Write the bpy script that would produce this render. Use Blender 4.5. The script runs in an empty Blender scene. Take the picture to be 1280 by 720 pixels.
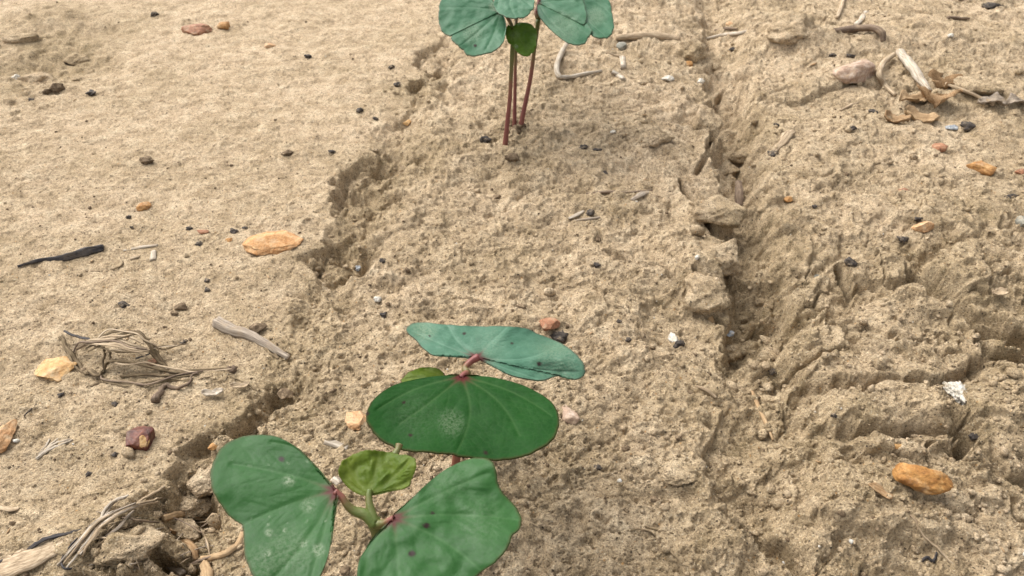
import bpy, bmesh, math, random
import numpy as np
from mathutils import Vector, noise as mn
C = bpy.context.scene.collection
SC = bpy.context.scene
R = math.radians
random.seed(7); RNG = np.random.default_rng(11)

# ------------------------------------------------------------------ camera
F = 924.0                      # focal length in pixels of the 1280 wide photograph
PITCH, CAMH = R(40.0), 0.24
cd = bpy.data.cameras.new('camera'); cam = bpy.data.objects.new('camera', cd); C.objects.link(cam)
cam.location = (0, 0, CAMH); cam.rotation_euler = (R(90) - PITCH, 0, 0)
cd.sensor_width = 36; cd.lens = 36 * F / 1280; cd.clip_start = .005; cd.clip_end = 500
cd.dof.use_dof = True; cd.dof.focus_distance = .285; cd.dof.aperture_fstop = 40
SC.camera = cam

# ------------------------------------------------------------------ light: bright overcast
SUN_EL, SUN_AZ = R(52), R(-48)          # azimuth from +Y (away from the camera) towards +X
sd = bpy.data.lights.new('sun', 'SUN'); sun = bpy.data.objects.new('sun', sd); C.objects.link(sun)
sd.energy = 1.5; sd.angle = R(66); sd.color = (1, .955, .88)
dvec = Vector((math.sin(SUN_AZ) * math.cos(SUN_EL), math.cos(SUN_AZ) * math.cos(SUN_EL), math.sin(SUN_EL)))
sun.rotation_euler = dvec.to_track_quat('Z', 'Y').to_euler()
W = bpy.data.worlds.new('World'); SC.world = W; W.use_nodes = True
wn, wl = W.node_tree.nodes, W.node_tree.links
sky = wn.new('ShaderNodeTexSky'); sky.sky_type = 'NISHITA'; sky.sun_disc = False
sky.sun_elevation = SUN_EL; sky.sun_rotation = SUN_AZ; sky.dust_density = 4; sky.air_density = 1.0
hs = wn.new('ShaderNodeHueSaturation'); hs.inputs['Saturation'].default_value = .16
wl.new(sky.outputs[0], hs.inputs['Color']); wl.new(hs.outputs[0], wn['Background'].inputs[0])
wn['Background'].inputs[1].default_value = .11
SC.view_settings.view_transform = 'Standard'; SC.view_settings.look = 'None'
SC.view_settings.exposure = 1.33; SC.view_settings.gamma = 1
SC.cycles.max_bounces = 6; SC.cycles.use_denoising = True

# ------------------------------------------------------------------ numeric helpers
FWD = np.array([0, math.cos(PITCH), -math.sin(PITCH)]); UP = np.array([0, math.sin(PITCH), math.cos(PITCH)])
CAM = np.array([0, 0, CAMH])
def ray(px, py):
    return FWD + np.array([1., 0, 0]) * (px - 640) / F + UP * (360 - py) / F
def gp(px, py, z=0.0):
    r = ray(px, py); return CAM + r * ((CAMH - z) / -r[2])
def dep(p): return float(np.dot(np.asarray(p) - CAM, FWD))

def hsh(ix, iy, seed):
    h = (ix.astype(np.int64) * 374761393 + iy.astype(np.int64) * 668265263 + seed * 1442695041) & 0xFFFFFFFF
    h = ((h ^ (h >> 13)) * 1274126177) & 0xFFFFFFFF
    h = ((h ^ (h >> 15)) * 2246822519) & 0xFFFFFFFF
    return (h ^ (h >> 16)) & 0xFFFFFFFF
GA = np.arange(256) * (2 * math.pi / 256); GX, GY = np.cos(GA), np.sin(GA)
def perlin(x, y, seed):
    x0, y0 = np.floor(x), np.floor(y); fx, fy = x - x0, y - y0
    ux, uy = fx * fx * fx * (fx * (fx * 6 - 15) + 10), fy * fy * fy * (fy * (fy * 6 - 15) + 10)
    def g(dx, dy):
        k = hsh(x0 + dx, y0 + dy, seed) & 255
        return GX[k] * (fx - dx) + GY[k] * (fy - dy)
    a = g(0, 0); a = a + ux * (g(1, 0) - a); b = g(0, 1); b = b + ux * (g(1, 1) - b)
    return (a + uy * (b - a)) * 1.45
def fbm(x, y, wave, seed, octv=4, gain=.5, ridged=False):
    s, a, f = 0, 1.0, 1.0 / wave
    for i in range(octv):
        n = perlin(x * f + 17.3 * i, y * f - 9.1 * i, seed + i)
        if ridged: n = 1 - 2 * np.abs(n)
        s = s + a * n; a *= gain; f *= 2.03
    return s
def worley(x, y, cell, seed):
    x, y = x / cell, y / cell; x0, y0 = np.floor(x), np.floor(y)
    f1 = np.full(np.shape(x), 9.0); f2 = f1.copy(); rid = np.zeros(np.shape(x))
    for dx in (-1, 0, 1):
        for dy in (-1, 0, 1):
            h = hsh(x0 + dx, y0 + dy, seed)
            d = np.hypot(x0 + dx + (h & 1023) / 1023. - x, y0 + dy + ((h >> 10) & 1023) / 1023. - y)
            rid = np.where(d < f1, ((h >> 20) & 1023) / 1023., rid)
            f2 = np.where(d < f1, f1, np.minimum(f2, d)); f1 = np.minimum(f1, d)
    return f1, f2, rid
def sst(a, b, x):
    t = np.clip((x - a) / (b - a), 0, 1); return t * t * (3 - 2 * t)

# ------------------------------------------------------------------ the soil surface as a height function
def line(pts):                                   # control points (px, py, depth, width_px) -> sorted along y
    a = []
    for px, py, d, w in pts:
        p = gp(px, py); a.append((p[1], p[0], d, w * dep(p) / F))
    return np.array(sorted(a))
FL = line([(590, -30, .001, 26), (556, 45, .003, 34), (540, 86, .008, 38), (528, 118, .012, 46), (512, 146, .004, 40), (492, 178, .005, 44),
           (482, 205, .010, 64), (462, 240, .010, 70), (438, 285, .006, 64), (418, 318, .011, 62), (412, 348, .011, 60), (398, 374, .004, 60),
           (390, 410, .004, 56), (378, 446, .005, 52), (362, 470, .005, 50), (348, 492, .009, 52), (322, 526, .009, 54), (268, 575, .005, 66),
           (213, 606, .014, 60), (205, 660, .013, 76), (190, 730, .012, 80), (170, 800, .010, 80)])
FR = line([(885, -30, .008, 36), (893, 30, .010, 34), (902, 90, .010, 36), (908, 150, .021, 42), (916, 215, .021, 44),
           (922, 265, .016, 38), (928, 320, .015, 44), (935, 372, .022, 64), (942, 420, .025, 72), (942, 446, .019, 70), (938, 458, .006, 56),
           (945, 500, .0065, 74), (935, 560, .006, 76), (925, 620, .005, 80), (950, 680, .006, 80), (990, 760, .006, 90)])
MOUNDS = [tuple(gp(px, py)[:2]) + (rx * dep(gp(px, py)) / F, ry * 1.45 * dep(gp(px, py)) / F, h) for px, py, rx, ry, h in [
    (1035, 470, 90, 60, .004),
    (1060, 620, 120, 90, .007), (985, 60, 50, 30, .012), (890, 272, 40, 20, .008), (850, 190, 70, 60, .006), (1150, 60, 120, 40, .008),
    (870, 330, 44, 40, .008), (880, 360, 40, 30, .007), (1230, 130, 70, 30, .006), (1240, 560, 60, 40, .005),
    (830, 60, 60, 24, .008), (855, 150, 40, 30, .007), (880, 640, 60, 60, .005), (60, 80, 80, 30, -.010), (110, 40, 60, 12, -.004),
    (130, 690, 120, 50, .010), (250, 670, 48, 56, -.012), (640, 168, 26, 16, .0035), (70, 20, 90, 20, .004), (980, 690, 60, 50, .006)]]
def poly(pts): return np.array([gp(a, b)[:2] for a, b in pts])
CRACKS = [  # points, depth, half width in metres, wander
    (poly([(1137, 366), (1165, 385), (1190, 405), (1215, 425), (1245, 434), (1290, 446)]), .011, .0120),
    (poly([(1040, 346), (1050, 362), (1060, 374)]), .010, .0030),
    (poly([(1205, 452), (1225, 463), (1245, 469), (1285, 473)]), .013, .0030),
    (poly([(1150, 513), (1162, 528), (1170, 548), (1180, 562), (1190, 574)]), .016, .0042),
    (poly([(1178, 560), (1196, 578), (1186, 584)]), .013, .0034),
    (poly([(1120, 503), (1140, 508), (1156, 522)]), .008, .004),
    (poly([(905, 105), (890, 150), (885, 200), (868, 225)]), .006, .003),
    (poly([(845, 235), (880, 285), (905, 305)]), .008, .003),
    (poly([(865, 365), (880, 392), (905, 410)]), .007, .003),
    (poly([(760, 325), (790, 340), (830, 352)]), .003, .003),
    (poly([(930, 668), (965, 690), (990, 725)]), .006, .004),
    (poly([(200, 690), (222, 700), (246, 704)]), .011, .0028),
    (poly([(237, 582), (252, 580), (262, 577)]), .006, .0014),
]
PLATES = [  # outline, rise at the rim, extra doming towards the middle
    (poly([(1046, 352), (1066, 344), (1095, 342), (1118, 347), (1134, 360), (1137, 376), (1120, 380), (1090, 377), (1062, 375)]), .0062, .002),
    (poly([(975, 440), (1000, 420), (1035, 402), (1085, 389), (1130, 389), (1165, 403), (1192, 421), (1212, 447), (1214, 474), (1180, 492), (1130, 503), (1060, 506), (1000, 500), (972, 470)]), .0070, .007),
    (poly([(1140, 338), (1200, 326), (1310, 330), (1310, 432), (1262, 428), (1225, 412), (1180, 392), (1148, 374)]), .0070, .003),
    (poly([(1206, 440), (1222, 430), (1250, 444), (1274, 460), (1268, 470), (1238, 464), (1218, 458)]), .0060, .002),
    (poly([(990, 528), (1040, 512), (1095, 506), (1135, 511), (1158, 524), (1170, 545), (1174, 560), (1140, 564), (1080, 560), (1010, 556)]), .0058, .004),
    (poly([(1060, 568), (1120, 570), (1166, 568), (1172, 580), (1155, 592), (1110, 588), (1060, 590)]), .0040, .002),
    (poly([(1182, 518), (1225, 482), (1310, 484), (1310, 600), (1240, 606), (1206, 584), (1204, 560), (1190, 545)]), .0062, .004),
    (poly([(1000, 600), (1060, 598), (1130, 625), (1190, 640), (1230, 625), (1310, 640), (1310, 740), (1180, 700), (1080, 690), (1000, 660)]), .0036, .004),
    (poly([(1060, 250), (1130, 246), (1180, 258), (1220, 290), (1190, 318), (1130, 332), (1075, 322), (1050, 285)]), .0030, .003),
    (poly([(960, 300), (1000, 285), (1040, 300), (1045, 330), (1010, 350), (970, 345)]), .0040, .002),
    (poly([(985, 370), (1030, 352), (1045, 372), (1060, 384), (1020, 398), (985, 405)]), .0036, .002)]
LEDGES = [  # points (high ground on the left hand of travel), step, fade
    (poly([(985, 722), (955, 694), (925, 668), (893, 640), (905, 610), (880, 562), (903, 520), (860, 498), (800, 436)]), .0050, .020),
        (poly([(850, 352), (800, 340), (770, 332)]), .003, .014),
    (poly([(1010, 330), (985, 300), (950, 285)]), .004, .014), (poly([(1290, 300), (1230, 310), (1180, 330)]), .003, .014),
    (poly([(1230, 690), (1150, 660), (1090, 668), (1040, 700)]), .004, .016), (poly([(1290, 640), (1240, 610), (1210, 590)]), .004, .014),
    (poly([(760, 590), (700, 580), (660, 600)]), .002, .012), (poly([(860, 640), (780, 625), (730, 650)]), .0025, .012),
    (poly([(990, 130), (1060, 112), (1130, 116)]), .005, .020), (poly([(1280, 175), (1220, 150), (1160, 160)]), .004, .020),
    (poly([(1110, 240), (1040, 225), (990, 232)]), .003, .020), (poly([(1030, 62), (1000, 66), (950, 52)]), .008, .03),
    (poly([(1290, 60), (1210, 70), (1130, 40)]), .005, .03), (poly([(700, 250), (640, 262), (590, 300)]), .0018, .016)]
def segside(x, y, pl):
    d = np.full(x.shape, 9.0); sg = np.zeros(x.shape)
    for a, b in zip(pl[:-1], pl[1:]):
        ab = b - a; t = np.clip(((x - a[0]) * ab[0] + (y - a[1]) * ab[1]) / max(ab @ ab, 1e-12), 0, 1)
        e = np.hypot(x - a[0] - t * ab[0], y - a[1] - t * ab[1]); c = ab[0] * (y - a[1]) - ab[1] * (x - a[0])
        sg = np.where(e < d, np.sign(c), sg); d = np.minimum(d, e)
    return d, d * sg
def segdist(x, y, pl):
    d = np.full(x.shape, 9.0)
    for a, b in zip(pl[:-1], pl[1:]):
        ab = b - a; t = np.clip(((x - a[0]) * ab[0] + (y - a[1]) * ab[1]) / max(ab @ ab, 1e-12), 0, 1)
        d = np.minimum(d, np.hypot(x - a[0] - t * ab[0], y - a[1] - t * ab[1]))
    return d
def height(x, y, full=False):
    x = np.asarray(x, float); y = np.asarray(y, float)
    wx = fbm(x, y, .022, 201, 3) ; wy = fbm(x, y, .022, 221, 3)
    near = np.exp(-(np.maximum(0, np.hypot(x, y - .4) - 1.2) / .8) ** 2)
    # furrows
    ax = np.interp(y, FL[:, 0], FL[:, 1]); aw = np.interp(y, FL[:, 0], FL[:, 3]); ad = np.interp(y, FL[:, 0], FL[:, 2])
    bx = np.interp(y, FR[:, 0], FR[:, 1]); bw = np.interp(y, FR[:, 0], FR[:, 3]); bd = np.interp(y, FR[:, 0], FR[:, 2])
    beyond = np.maximum(0, y - .75); ax = ax + beyond * .17; bx = bx + beyond * .17
    dl = (x - ax) + aw * (.55 * wx + .30 * wy) + .0030 * fbm(x, y, .008, 31, 3)
    dr = (x - bx) + bw * .34 * wy + .0034 * fbm(x, y, .011, 35, 5, .6)
    right = sst(-.6, .3, dr / bw)
    centre = sst(-1.5, 1.3, dl / aw) * (1 - right)
    left = 1 - sst(-1.0, .2, dl / aw)
    rough = np.clip(centre * .85 + right * 1.0 + .22, 0, 1)
    fl = -ad * sst(-.62, -.22 - .10 * wy, dl / aw) * (1 - sst(-.05, 1.0, dl / aw)) * np.clip(.92 + 1.1 * fbm(x, y, .042, 141, 3), .12, 1.4)
    fr = -bd * sst(-.62, -.22, dr / bw) * (1 - sst(.06, 1.15, dr / bw)) - .003 * np.exp(-(dr / (bw * 1.6)) ** 2)
    lr = sst(0, .06, y) * (1 - sst(.9, 1.6, y))
    h = (fl + fr) * lr
    # bed between the furrows is a low ridge, right side higher and lumpier
    t = np.clip((x - ax) / np.maximum(bx - ax, .02), 0, 1)
    h = h + .005 * np.sin(np.pi * t) ** .8 * centre + .003 * right
    for mx, my, rx, ry, mh in MOUNDS:
        q = ((x - mx + .2 * rx * wx) / rx) ** 2 + ((y - my + .2 * ry * wy) / ry) ** 2
        h = h + mh * np.exp(-q ** (3.0 if mh > .0125 else 1.4))
    # crust plates with broken edges in the rough parts
    pf = fbm(x + .006 * wx, y + .006 * wy, .045, 51, 4)
    h = h + right * (1 - .4 * sst(.30, .42, y)) * (.0030 * sst(-.05, .05, pf) + .0026 * sst(.38, .46, pf) + .0022 * sst(-.5, -.42, pf))
    h = h + centre * (.0012 * sst(-.04, .06, fbm(x, y, .03, 57, 4)))
    # lumps, ridged and pitted, down to a millimetre
    q1 = fbm(x + .003 * wx, y + .003 * wy, .034, 61, 6, .50)
    q2 = fbm(x + .004 * wy, y, .019, 71, 5, .5, True)
    calm = 1 - .45 * right * sst(.30, .42, y)
    h = h + rough * calm * (.0008 + .0029 * q1 + .0007 * q2)
    qc = fbm(x * .8 + .004 * wx, y, .020, 77, 4, .5)
    h = h + centre * (.0013 * sst(-.06, .05, qc) + .0012 * sst(.36, .46, qc))
    # dried crust plates of uneven height with open joints on the right
    gx, gy = x + .011 * wx + .0022 * q1 + .0016 * q2, y + .011 * wy + .0022 * q2
    f1, f2, rid = worley(gx, gy, .052, 21); opn = sst(.05, .45, fbm(x, y, .11, 23, 2))
    h = h + right * calm * ((rid - .5) * .0040 * sst(0, .10, f2 - f1) - .0050 * opn * (1 - sst(.012, .055, f2 - f1)))
    f1, f2, rid = worley(gx + .3, gy, .021, 22)
    h = h + right * calm ** 2 * (rid - .5) * .0028 * sst(0, .16, f2 - f1)
    q3 = fbm(x * .7, y, .018, 91, 6, .62)
    h = h + (1 - rough) * (.0020 * fbm(x, y, .07, 81, 3) + .0008 * q3 + .0007 * sst(.15, .32, q3) - .0008 * sst(.55, .9, fbm(x, y, .008, 87, 4)))
    f1, f2, rid = worley(x + .0024 * wx + .0012 * q1, y + .0024 * wy + .0012 * q2, .0058, 5)
    h = h + rough ** 1.5 * .0004 * (rid - .35) * (1 - sst(.15, .7, f1))
    pit = fbm(x, y, .0085, 95, 4, .55)
    h = h - (.2 + .8 * rough) * .0018 * sst(.36, .95, pit)
    h = h - (.35 + .65 * rough) * .0012 * sst(.44, .74, fbm(x * .62, y, .0034, 97, 3, .6))
    h = h + (.45 + .55 * rough) * (.00026 * fbm(x, y, .0024, 101, 3, .75))
    for pl, st, dm in PLATES:
        m = (x > pl[:, 0].min() - .02) & (x < pl[:, 0].max() + .02) & (y > pl[:, 1].min() - .03) & (y < pl[:, 1].max() + .03)
        if m.any():
            X_, Y_ = x[m] + .0040 * wx[m] + .0016 * q1[m] + .0010 * q2[m], y[m] + .0048 * wy[m] + .0016 * q2[m] + .0010 * q1[m]
            cl = np.vstack([pl, pl[:1]]); d_ = segdist(X_, Y_, cl); ins = np.zeros(X_.shape, bool)
            for a, b in zip(cl[:-1], cl[1:]):
                if a[1] != b[1]: ins ^= ((a[1] > Y_) != (b[1] > Y_)) & (X_ < (b[0] - a[0]) * (Y_ - a[1]) / (b[1] - a[1]) + a[0])
            sg_ = np.where(ins, d_, -d_)
            st = st * .62; h[m] = h[m] + st * sst(-.0010, .0016, sg_) + dm * .55 * (1 - np.exp(-np.maximum(sg_, 0) / .012)) - .5 * st * np.exp(-((sg_ + .0016) / .0022) ** 2)
    for pl, st, fd in LEDGES:
        m = (x > pl[:, 0].min() - .07) & (x < pl[:, 0].max() + .07) & (y > pl[:, 1].min() - .07) & (y < pl[:, 1].max() + .07)
        if m.any():
            st = st * .7; d_, sg_ = segside(x[m] + .006 * wx[m] + .0024 * q1[m], y[m] + .006 * wy[m] + .0024 * q2[m], pl)
            h[m] = h[m] + st * (sst(-.0008, .0012, sg_) - .45) * np.exp(-(d_ / fd) ** 1.3) - .4 * st * np.exp(-((sg_ + .0018) / .0016) ** 2)
    # furrow floors are crumbly
    inf = np.exp(-(dl / (aw * .55)) ** 2) * lr * np.clip(ad / .010, 0, 1)
    f1, f2, rid = worley(x + .0015 * q1, y + .0015 * q2, .0044, 9)
    h = h + inf * (.0050 * (rid - .45) * (1 - sst(.2, .6, f1)) - .0055 * sst(.05, .7, fbm(x, y, .013, 131, 4)) + .0012)
    inr = np.exp(-(dr / (bw * .8)) ** 2) * lr
    f1, f2, rid = worley(x + .002 * wx, y, .0085, 12)
    h = h + inr * .0052 * (rid - .4) * (1 - sst(.2, .6, f1)) + inr * .0016 * q1
    # crumbly ploughed patches
    for px, py, rr in ((850, 140, 60), (1180, 110, 80), (215, 690, 70), (640, 175, 18), (60, 100, 70), (40, 50, 60), (245, 655, 60)):
        c = gp(px, py); q = np.exp(-(((x - c[0]) ** 2 + ((y - c[1]) * .55) ** 2) / (rr * dep(c) / F) ** 2) ** 1.5)
        h = h + q * (.0050 * (rid - .45) * (1 - sst(.15, .6, f1)))
    for pl, d, w in CRACKS:
        m = (x > pl[:, 0].min() - .04) & (x < pl[:, 0].max() + .04) & (y > pl[:, 1].min() - .04) & (y < pl[:, 1].max() + .04)
        if m.any():
            sd_ = segdist(x[m] + .0016 * wx[m] + .0012 * q1[m], y[m] + .0016 * wy[m] + .0012 * q2[m], pl)
            sd_ = sd_ / (1 + .45 * wy[m]); w = w * .72
            h[m] = h[m] - 1.5 * d * (1 - sst(w * .55, w * 1.1, sd_)) + .0016 * np.exp(-(sd_ / (w * 3.5)) ** 2)
    h = h * near + (1 - near) * .006 * fbm(x, y, .4, 301, 3)
    if full: return h, left, rough, inf, right, inr
    return h
GRID = {}
def hz(x, y):                                  # height of the built sheet, bilinear
    i = min(max(int(np.searchsorted(ys, y)) - 1, 0), len(ys) - 2); fy = (y - ys[i]) / (ys[i + 1] - ys[i]); out = []
    for k in (i, i + 1):
        sx_ = x / wy_[k]; j = min(max(int(np.searchsorted(ss, sx_)) - 1, 0), len(ss) - 2); fx = (sx_ - ss[j]) / (ss[j + 1] - ss[j])
        out.append(GRID['h'][k, j] * (1 - fx) + GRID['h'][k, j + 1] * fx)
    return float(out[0] * (1 - fy) + out[1] * fy)
def surf(px, py, lift=0.0):
    z = 0.0
    for _ in range(7):
        p = gp(px, py, z); z = .4 * z + .6 * (hz(p[0], p[1]) + lift)
    return gp(px, py, z)

# ------------------------------------------------------------------ materials
def mat(name):
    m = bpy.data.materials.new(name); m.use_nodes = True
    t = m.node_tree; return m, t.nodes, t.links, t.nodes['Principled BSDF']
def nz(n, l, scale, detail=4, rough=.6, vec=None, dist=0):
    t = n.new('ShaderNodeTexNoise'); t.inputs['Scale'].default_value = scale; t.inputs['Detail'].default_value = detail
    t.inputs['Roughness'].default_value = rough; t.inputs['Distortion'].default_value = dist
    if vec: l.new(vec, t.inputs['Vector'])
    return t.outputs[0]
def ramp(n, l, fac, stops):
    t = n.new('ShaderNodeValToRGB'); l.new(fac, t.inputs[0]); e = t.color_ramp.elements
    while len(e) < len(stops): e.new(.5)
    for k, (p, c) in zip(e, stops):
        k.position = p; k.color = (*c, 1) if not isinstance(c, float) else (c, c, c, 1)
    return t.outputs[0]
def mix(n, l, a, b, fac, mode='MIX'):
    t = n.new('ShaderNodeMix'); t.data_type = 'RGBA'; t.blend_type = mode
    for s, v in ((6, a), (7, b)):
        if isinstance(v, tuple): t.inputs[s].default_value = (*v, 1)
        else: l.new(v, t.inputs[s])
    if isinstance(fac, float): t.inputs[0].default_value = fac
    else: l.new(fac, t.inputs[0])
    return t.outputs[2]
def bump(n, l, h, dist, strength=1.0, nrm=None):
    b = n.new('ShaderNodeBump'); b.inputs['Distance'].default_value = dist; b.inputs['Strength'].default_value = strength
    l.new(h, b.inputs['Height'])
    if nrm: l.new(nrm, b.inputs['Normal'])
    return b.outputs[0]
def math_(n, l, op, a, b=None):
    t = n.new('ShaderNodeMath'); t.operation = op
    for s, v in ((0, a), (1, b)):
        if v is None: continue
        if isinstance(v, (int, float)): t.inputs[s].default_value = v
        else: l.new(v, t.inputs[s])
    return t.outputs[0]

def soil_material(name, zoned):
    m, n, l, b = mat(name)
    pos = n.new('ShaderNodeNewGeometry').outputs['Position']
    big = nz(n, l, 16, 5, .6, pos); mid = nz(n, l, 90, 5, .65, pos); fine = nz(n, l, 520, 4, .75, pos)
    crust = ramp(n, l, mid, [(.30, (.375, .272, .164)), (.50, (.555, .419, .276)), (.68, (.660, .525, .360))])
    damp_shade = ramp(n, l, mid, [(.28, (.270, .200, .110)), (.52, (.420, .314, .190)), (.74, (.565, .436, .280))])  # browner tone for moist soil and for the shade painted in furrows
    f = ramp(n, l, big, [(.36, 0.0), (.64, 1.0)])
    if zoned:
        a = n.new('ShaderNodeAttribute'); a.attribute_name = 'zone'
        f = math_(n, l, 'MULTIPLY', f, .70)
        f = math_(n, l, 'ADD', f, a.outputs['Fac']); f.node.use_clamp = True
    col = mix(n, l, crust, damp_shade, f)
    col = mix(n, l, col, ramp(n, l, fine, [(.30, .56), (.5, 1.0), (.72, 1.25)]), 1.0, 'MULTIPLY')
    sand = nz(n, l, 1900, 2, .8, pos)
    col = mix(n, l, col, ramp(n, l, sand, [(.34, .74), (.5, 1.0), (.66, 1.18)]), 1.0, 'MULTIPLY')
    tiny = nz(n, l, 1250, 3, .7, pos)
    col = mix(n, l, col, (.085, .062, .038), ramp(n, l, tiny, [(.57, 0.0), (.66, .9)]))
    col = mix(n, l, col, (.68, .58, .42), ramp(n, l, tiny, [(.33, .8), (.41, 0.0)]))
    # odd mineral grains
    v = n.new('ShaderNodeTexVoronoi'); v.inputs['Scale'].default_value = 650
    l.new(mix(n, l, pos, n.new('ShaderNodeTexNoise').outputs['Color'], .0), v.inputs['Vector'])
    sep = n.new('ShaderNodeSeparateColor'); l.new(v.outputs['Color'], sep.inputs[0])
    near = ramp(n, l, math_(n, l, 'ADD', v.outputs['Distance'], math_(n, l, 'MULTIPLY', fine, .5)), [(.44, 1.0), (.60, 0.0)])
    dk = math_(n, l, 'MULTIPLY', near, ramp(n, l, sep.outputs[0], [(.94, 0.0), (.96, .9)]))
    og = math_(n, l, 'MULTIPLY', near, ramp(n, l, sep.outputs[2], [(.975, 0.0), (.98, .6)]))
    col = mix(n, l, col, (.050, .038, .028), dk); col = mix(n, l, col, (.46, .24, .08), og)
    l.new(col, b.inputs['Base Color']); b.inputs['Roughness'].default_value = .95; b.inputs['Specular IOR Level'].default_value = .15
    h1 = nz(n, l, 380, 6, .72, pos, .4); h2 = ramp(n, l, tiny, [(.25, 1.0), (.70, 0.0)])
    nb = bump(n, l, h1, .0019); nb = bump(n, l, h2, .0005, 1.0, nb)
    l.new(nb, b.inputs['Normal'])
    return m
SOIL = soil_material('soil', True); CLOD = soil_material('clod_soil', False)

def stone_mat(name, a, c, d, scale=220, rough=.7, spec=.3, dusty=1):
    m, n, l, b = mat(name); pos = n.new('ShaderNodeNewGeometry').outputs['Position']
    x = nz(n, l, scale, 5, .65, pos, .6); y = nz(n, l, scale * 4, 4, .7, pos)
    col = ramp(n, l, x, [(.30, a), (.5, c), (.72, d)])
    col = mix(n, l, col, ramp(n, l, y, [(.3, .62), (.52, 1.0), (.75, 1.25)]), 1.0, 'MULTIPLY')
    dust = ramp(n, l, nz(n, l, scale * .8, 4, .7, pos), [(.52, 0.0), (.68, .55 * dusty)])
    col = mix(n, l, col, (.44, .33, .21), dust)
    l.new(col, b.inputs['Base Color']); b.inputs['Roughness'].default_value = rough; b.inputs['Specular IOR Level'].default_value = spec
    l.new(bump(n, l, y, .0005, .8), b.inputs['Normal']); return m
M = {
 'orange': stone_mat('orange_stone', (.22, .095, .028), (.36, .185, .062), (.46, .29, .13)),
 'apricot': stone_mat('apricot_stone', (.33, .16, .065), (.45, .25, .115), (.54, .36, .20), 260, .9, .12, 1),
 'ochre': stone_mat('ochre_stone', (.19, .078, .020), (.33, .16, .045), (.44, .26, .10), 260, .7, .25, .6),
 'yellow': stone_mat('yellow_stone', (.34, .17, .055), (.48, .29, .12), (.56, .41, .23)),
 'peach': stone_mat('peach_stone', (.33, .16, .065), (.45, .26, .125), (.54, .38, .23)),
 'rust': stone_mat('rust_stone', (.15, .062, .032), (.26, .115, .060), (.38, .20, .11)),
 'red': stone_mat('dark_red_stone', (.035, .010, .007), (.10, .026, .016), (.20, .065, .03), 200, .5, .4, .25),
 'pink': stone_mat('pink_stone', (.22, .135, .09), (.38, .265, .19), (.52, .42, .34)),
 'tan': stone_mat('tan_stone', (.36, .21, .10), (.50, .33, .17), (.58, .43, .26)),
 'grey': stone_mat('grey_stone', (.15, .14, .11), (.23, .22, .18), (.32, .30, .25)),
 'dark': stone_mat('charred_crumb', (.018, .014, .012), (.045, .036, .030), (.10, .08, .062), 400, .8, .3),
 'brown': stone_mat('brown_crumb', (.075, .05, .03), (.13, .09, .055), (.22, .16, .10), 400, .9, .2),
 'white': stone_mat('white_fleck', (.32, .28, .21), (.52, .48, .41), (.66, .64, .60), 500, .9, .2),
 'blue': stone_mat('bluish_fleck', (.14, .15, .16), (.27, .29, .31), (.50, .53, .55), 500, .7, .3),
}
def fibre_mat(name, a, c, d, dust=.5, bumpd=.0004):
    m, n, l, b = mat(name)
    uv = n.new('ShaderNodeAttribute'); uv.attribute_name = 'fibre'
    mp = n.new('ShaderNodeMapping'); mp.inputs['Scale'].default_value = (1, 1, .05); l.new(uv.outputs['Vector'], mp.inputs['Vector'])
    s = nz(n, l, 1600, 4, .7, mp.outputs[0]); pos = n.new('ShaderNodeNewGeometry').outputs['Position']
    p = nz(n, l, 160, 4, .65, pos)
    col = ramp(n, l, s, [(.30, a), (.5, c), (.70, d)])
    col = mix(n, l, col, (.36, .265, .165), ramp(n, l, p, [(.50, 0.0), (.68, dust)]))
    l.new(col, b.inputs['Base Color']); b.inputs['Roughness'].default_value = .8; b.inputs['Specular IOR Level'].default_value = .2
    l.new(bump(n, l, s, bumpd, .9), b.inputs['Normal']); return m
M.update({
 'straw': fibre_mat('pale_straw', (.12, .082, .05), (.34, .255, .165), (.54, .44, .32), .4),
 'bone': fibre_mat('bleached_straw', (.15, .115, .085), (.40, .34, .265), (.58, .52, .44), .35),
 'wood': fibre_mat('weathered_wood', (.13, .10, .075), (.27, .22, .17), (.42, .36, .29), .45),
 'grass': fibre_mat('dry_grass', (.050, .034, .020), (.125, .088, .050), (.30, .23, .135), .22),
 'char': fibre_mat('charred_wood', (.014, .012, .012), (.040, .036, .036), (.12, .11, .11), .15),
 'brownwood': fibre_mat('brown_stalk', (.075, .050, .033), (.14, .098, .068), (.24, .18, .13), .35),
 'leafdry': fibre_mat('dry_leaf', (.15, .085, .038), (.26, .16, .08), (.38, .26, .15), .4),
 'root': fibre_mat('tan_root', (.19, .12, .062), (.33, .22, .12), (.47, .34, .20), .35),
})

# ------------------------------------------------------------------ object helpers
def link(name, me, m=None, parent=None, smooth=True):
    o = bpy.data.objects.new(name, me); C.objects.link(o)
    if m is not None: me.materials.append(m)
    if smooth: me.polygons.foreach_set('use_smooth', np.ones(len(me.polygons), bool))
    if parent is not None: o.parent = parent
    return o
def tag(o, label=None, cat=None, group=None, kind=None):
    for k, v in (('label', label), ('category', cat), ('group', group), ('kind', kind)):
        if v: o[k] = v
    return o
def empty(name, loc):
    o = bpy.data.objects.new(name, None); C.objects.link(o); o.location = loc; o.empty_display_size = .005; return o
def np_mesh(name, co, faces):
    me = bpy.data.meshes.new(name); co = np.asarray(co, np.float32); faces = np.asarray(faces, np.int32); k = faces.shape[1]
    me.vertices.add(len(co)); me.vertices.foreach_set('co', co.ravel())
    me.loops.add(faces.size); me.loops.foreach_set('vertex_index', faces.ravel())
    me.polygons.add(len(faces)); me.polygons.foreach_set('loop_start', np.arange(0, faces.size, k, dtype=np.int32))
    me.polygons.foreach_set('loop_total', np.full(len(faces), k, np.int32))
    me.update(calc_edges=True); return me
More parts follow.
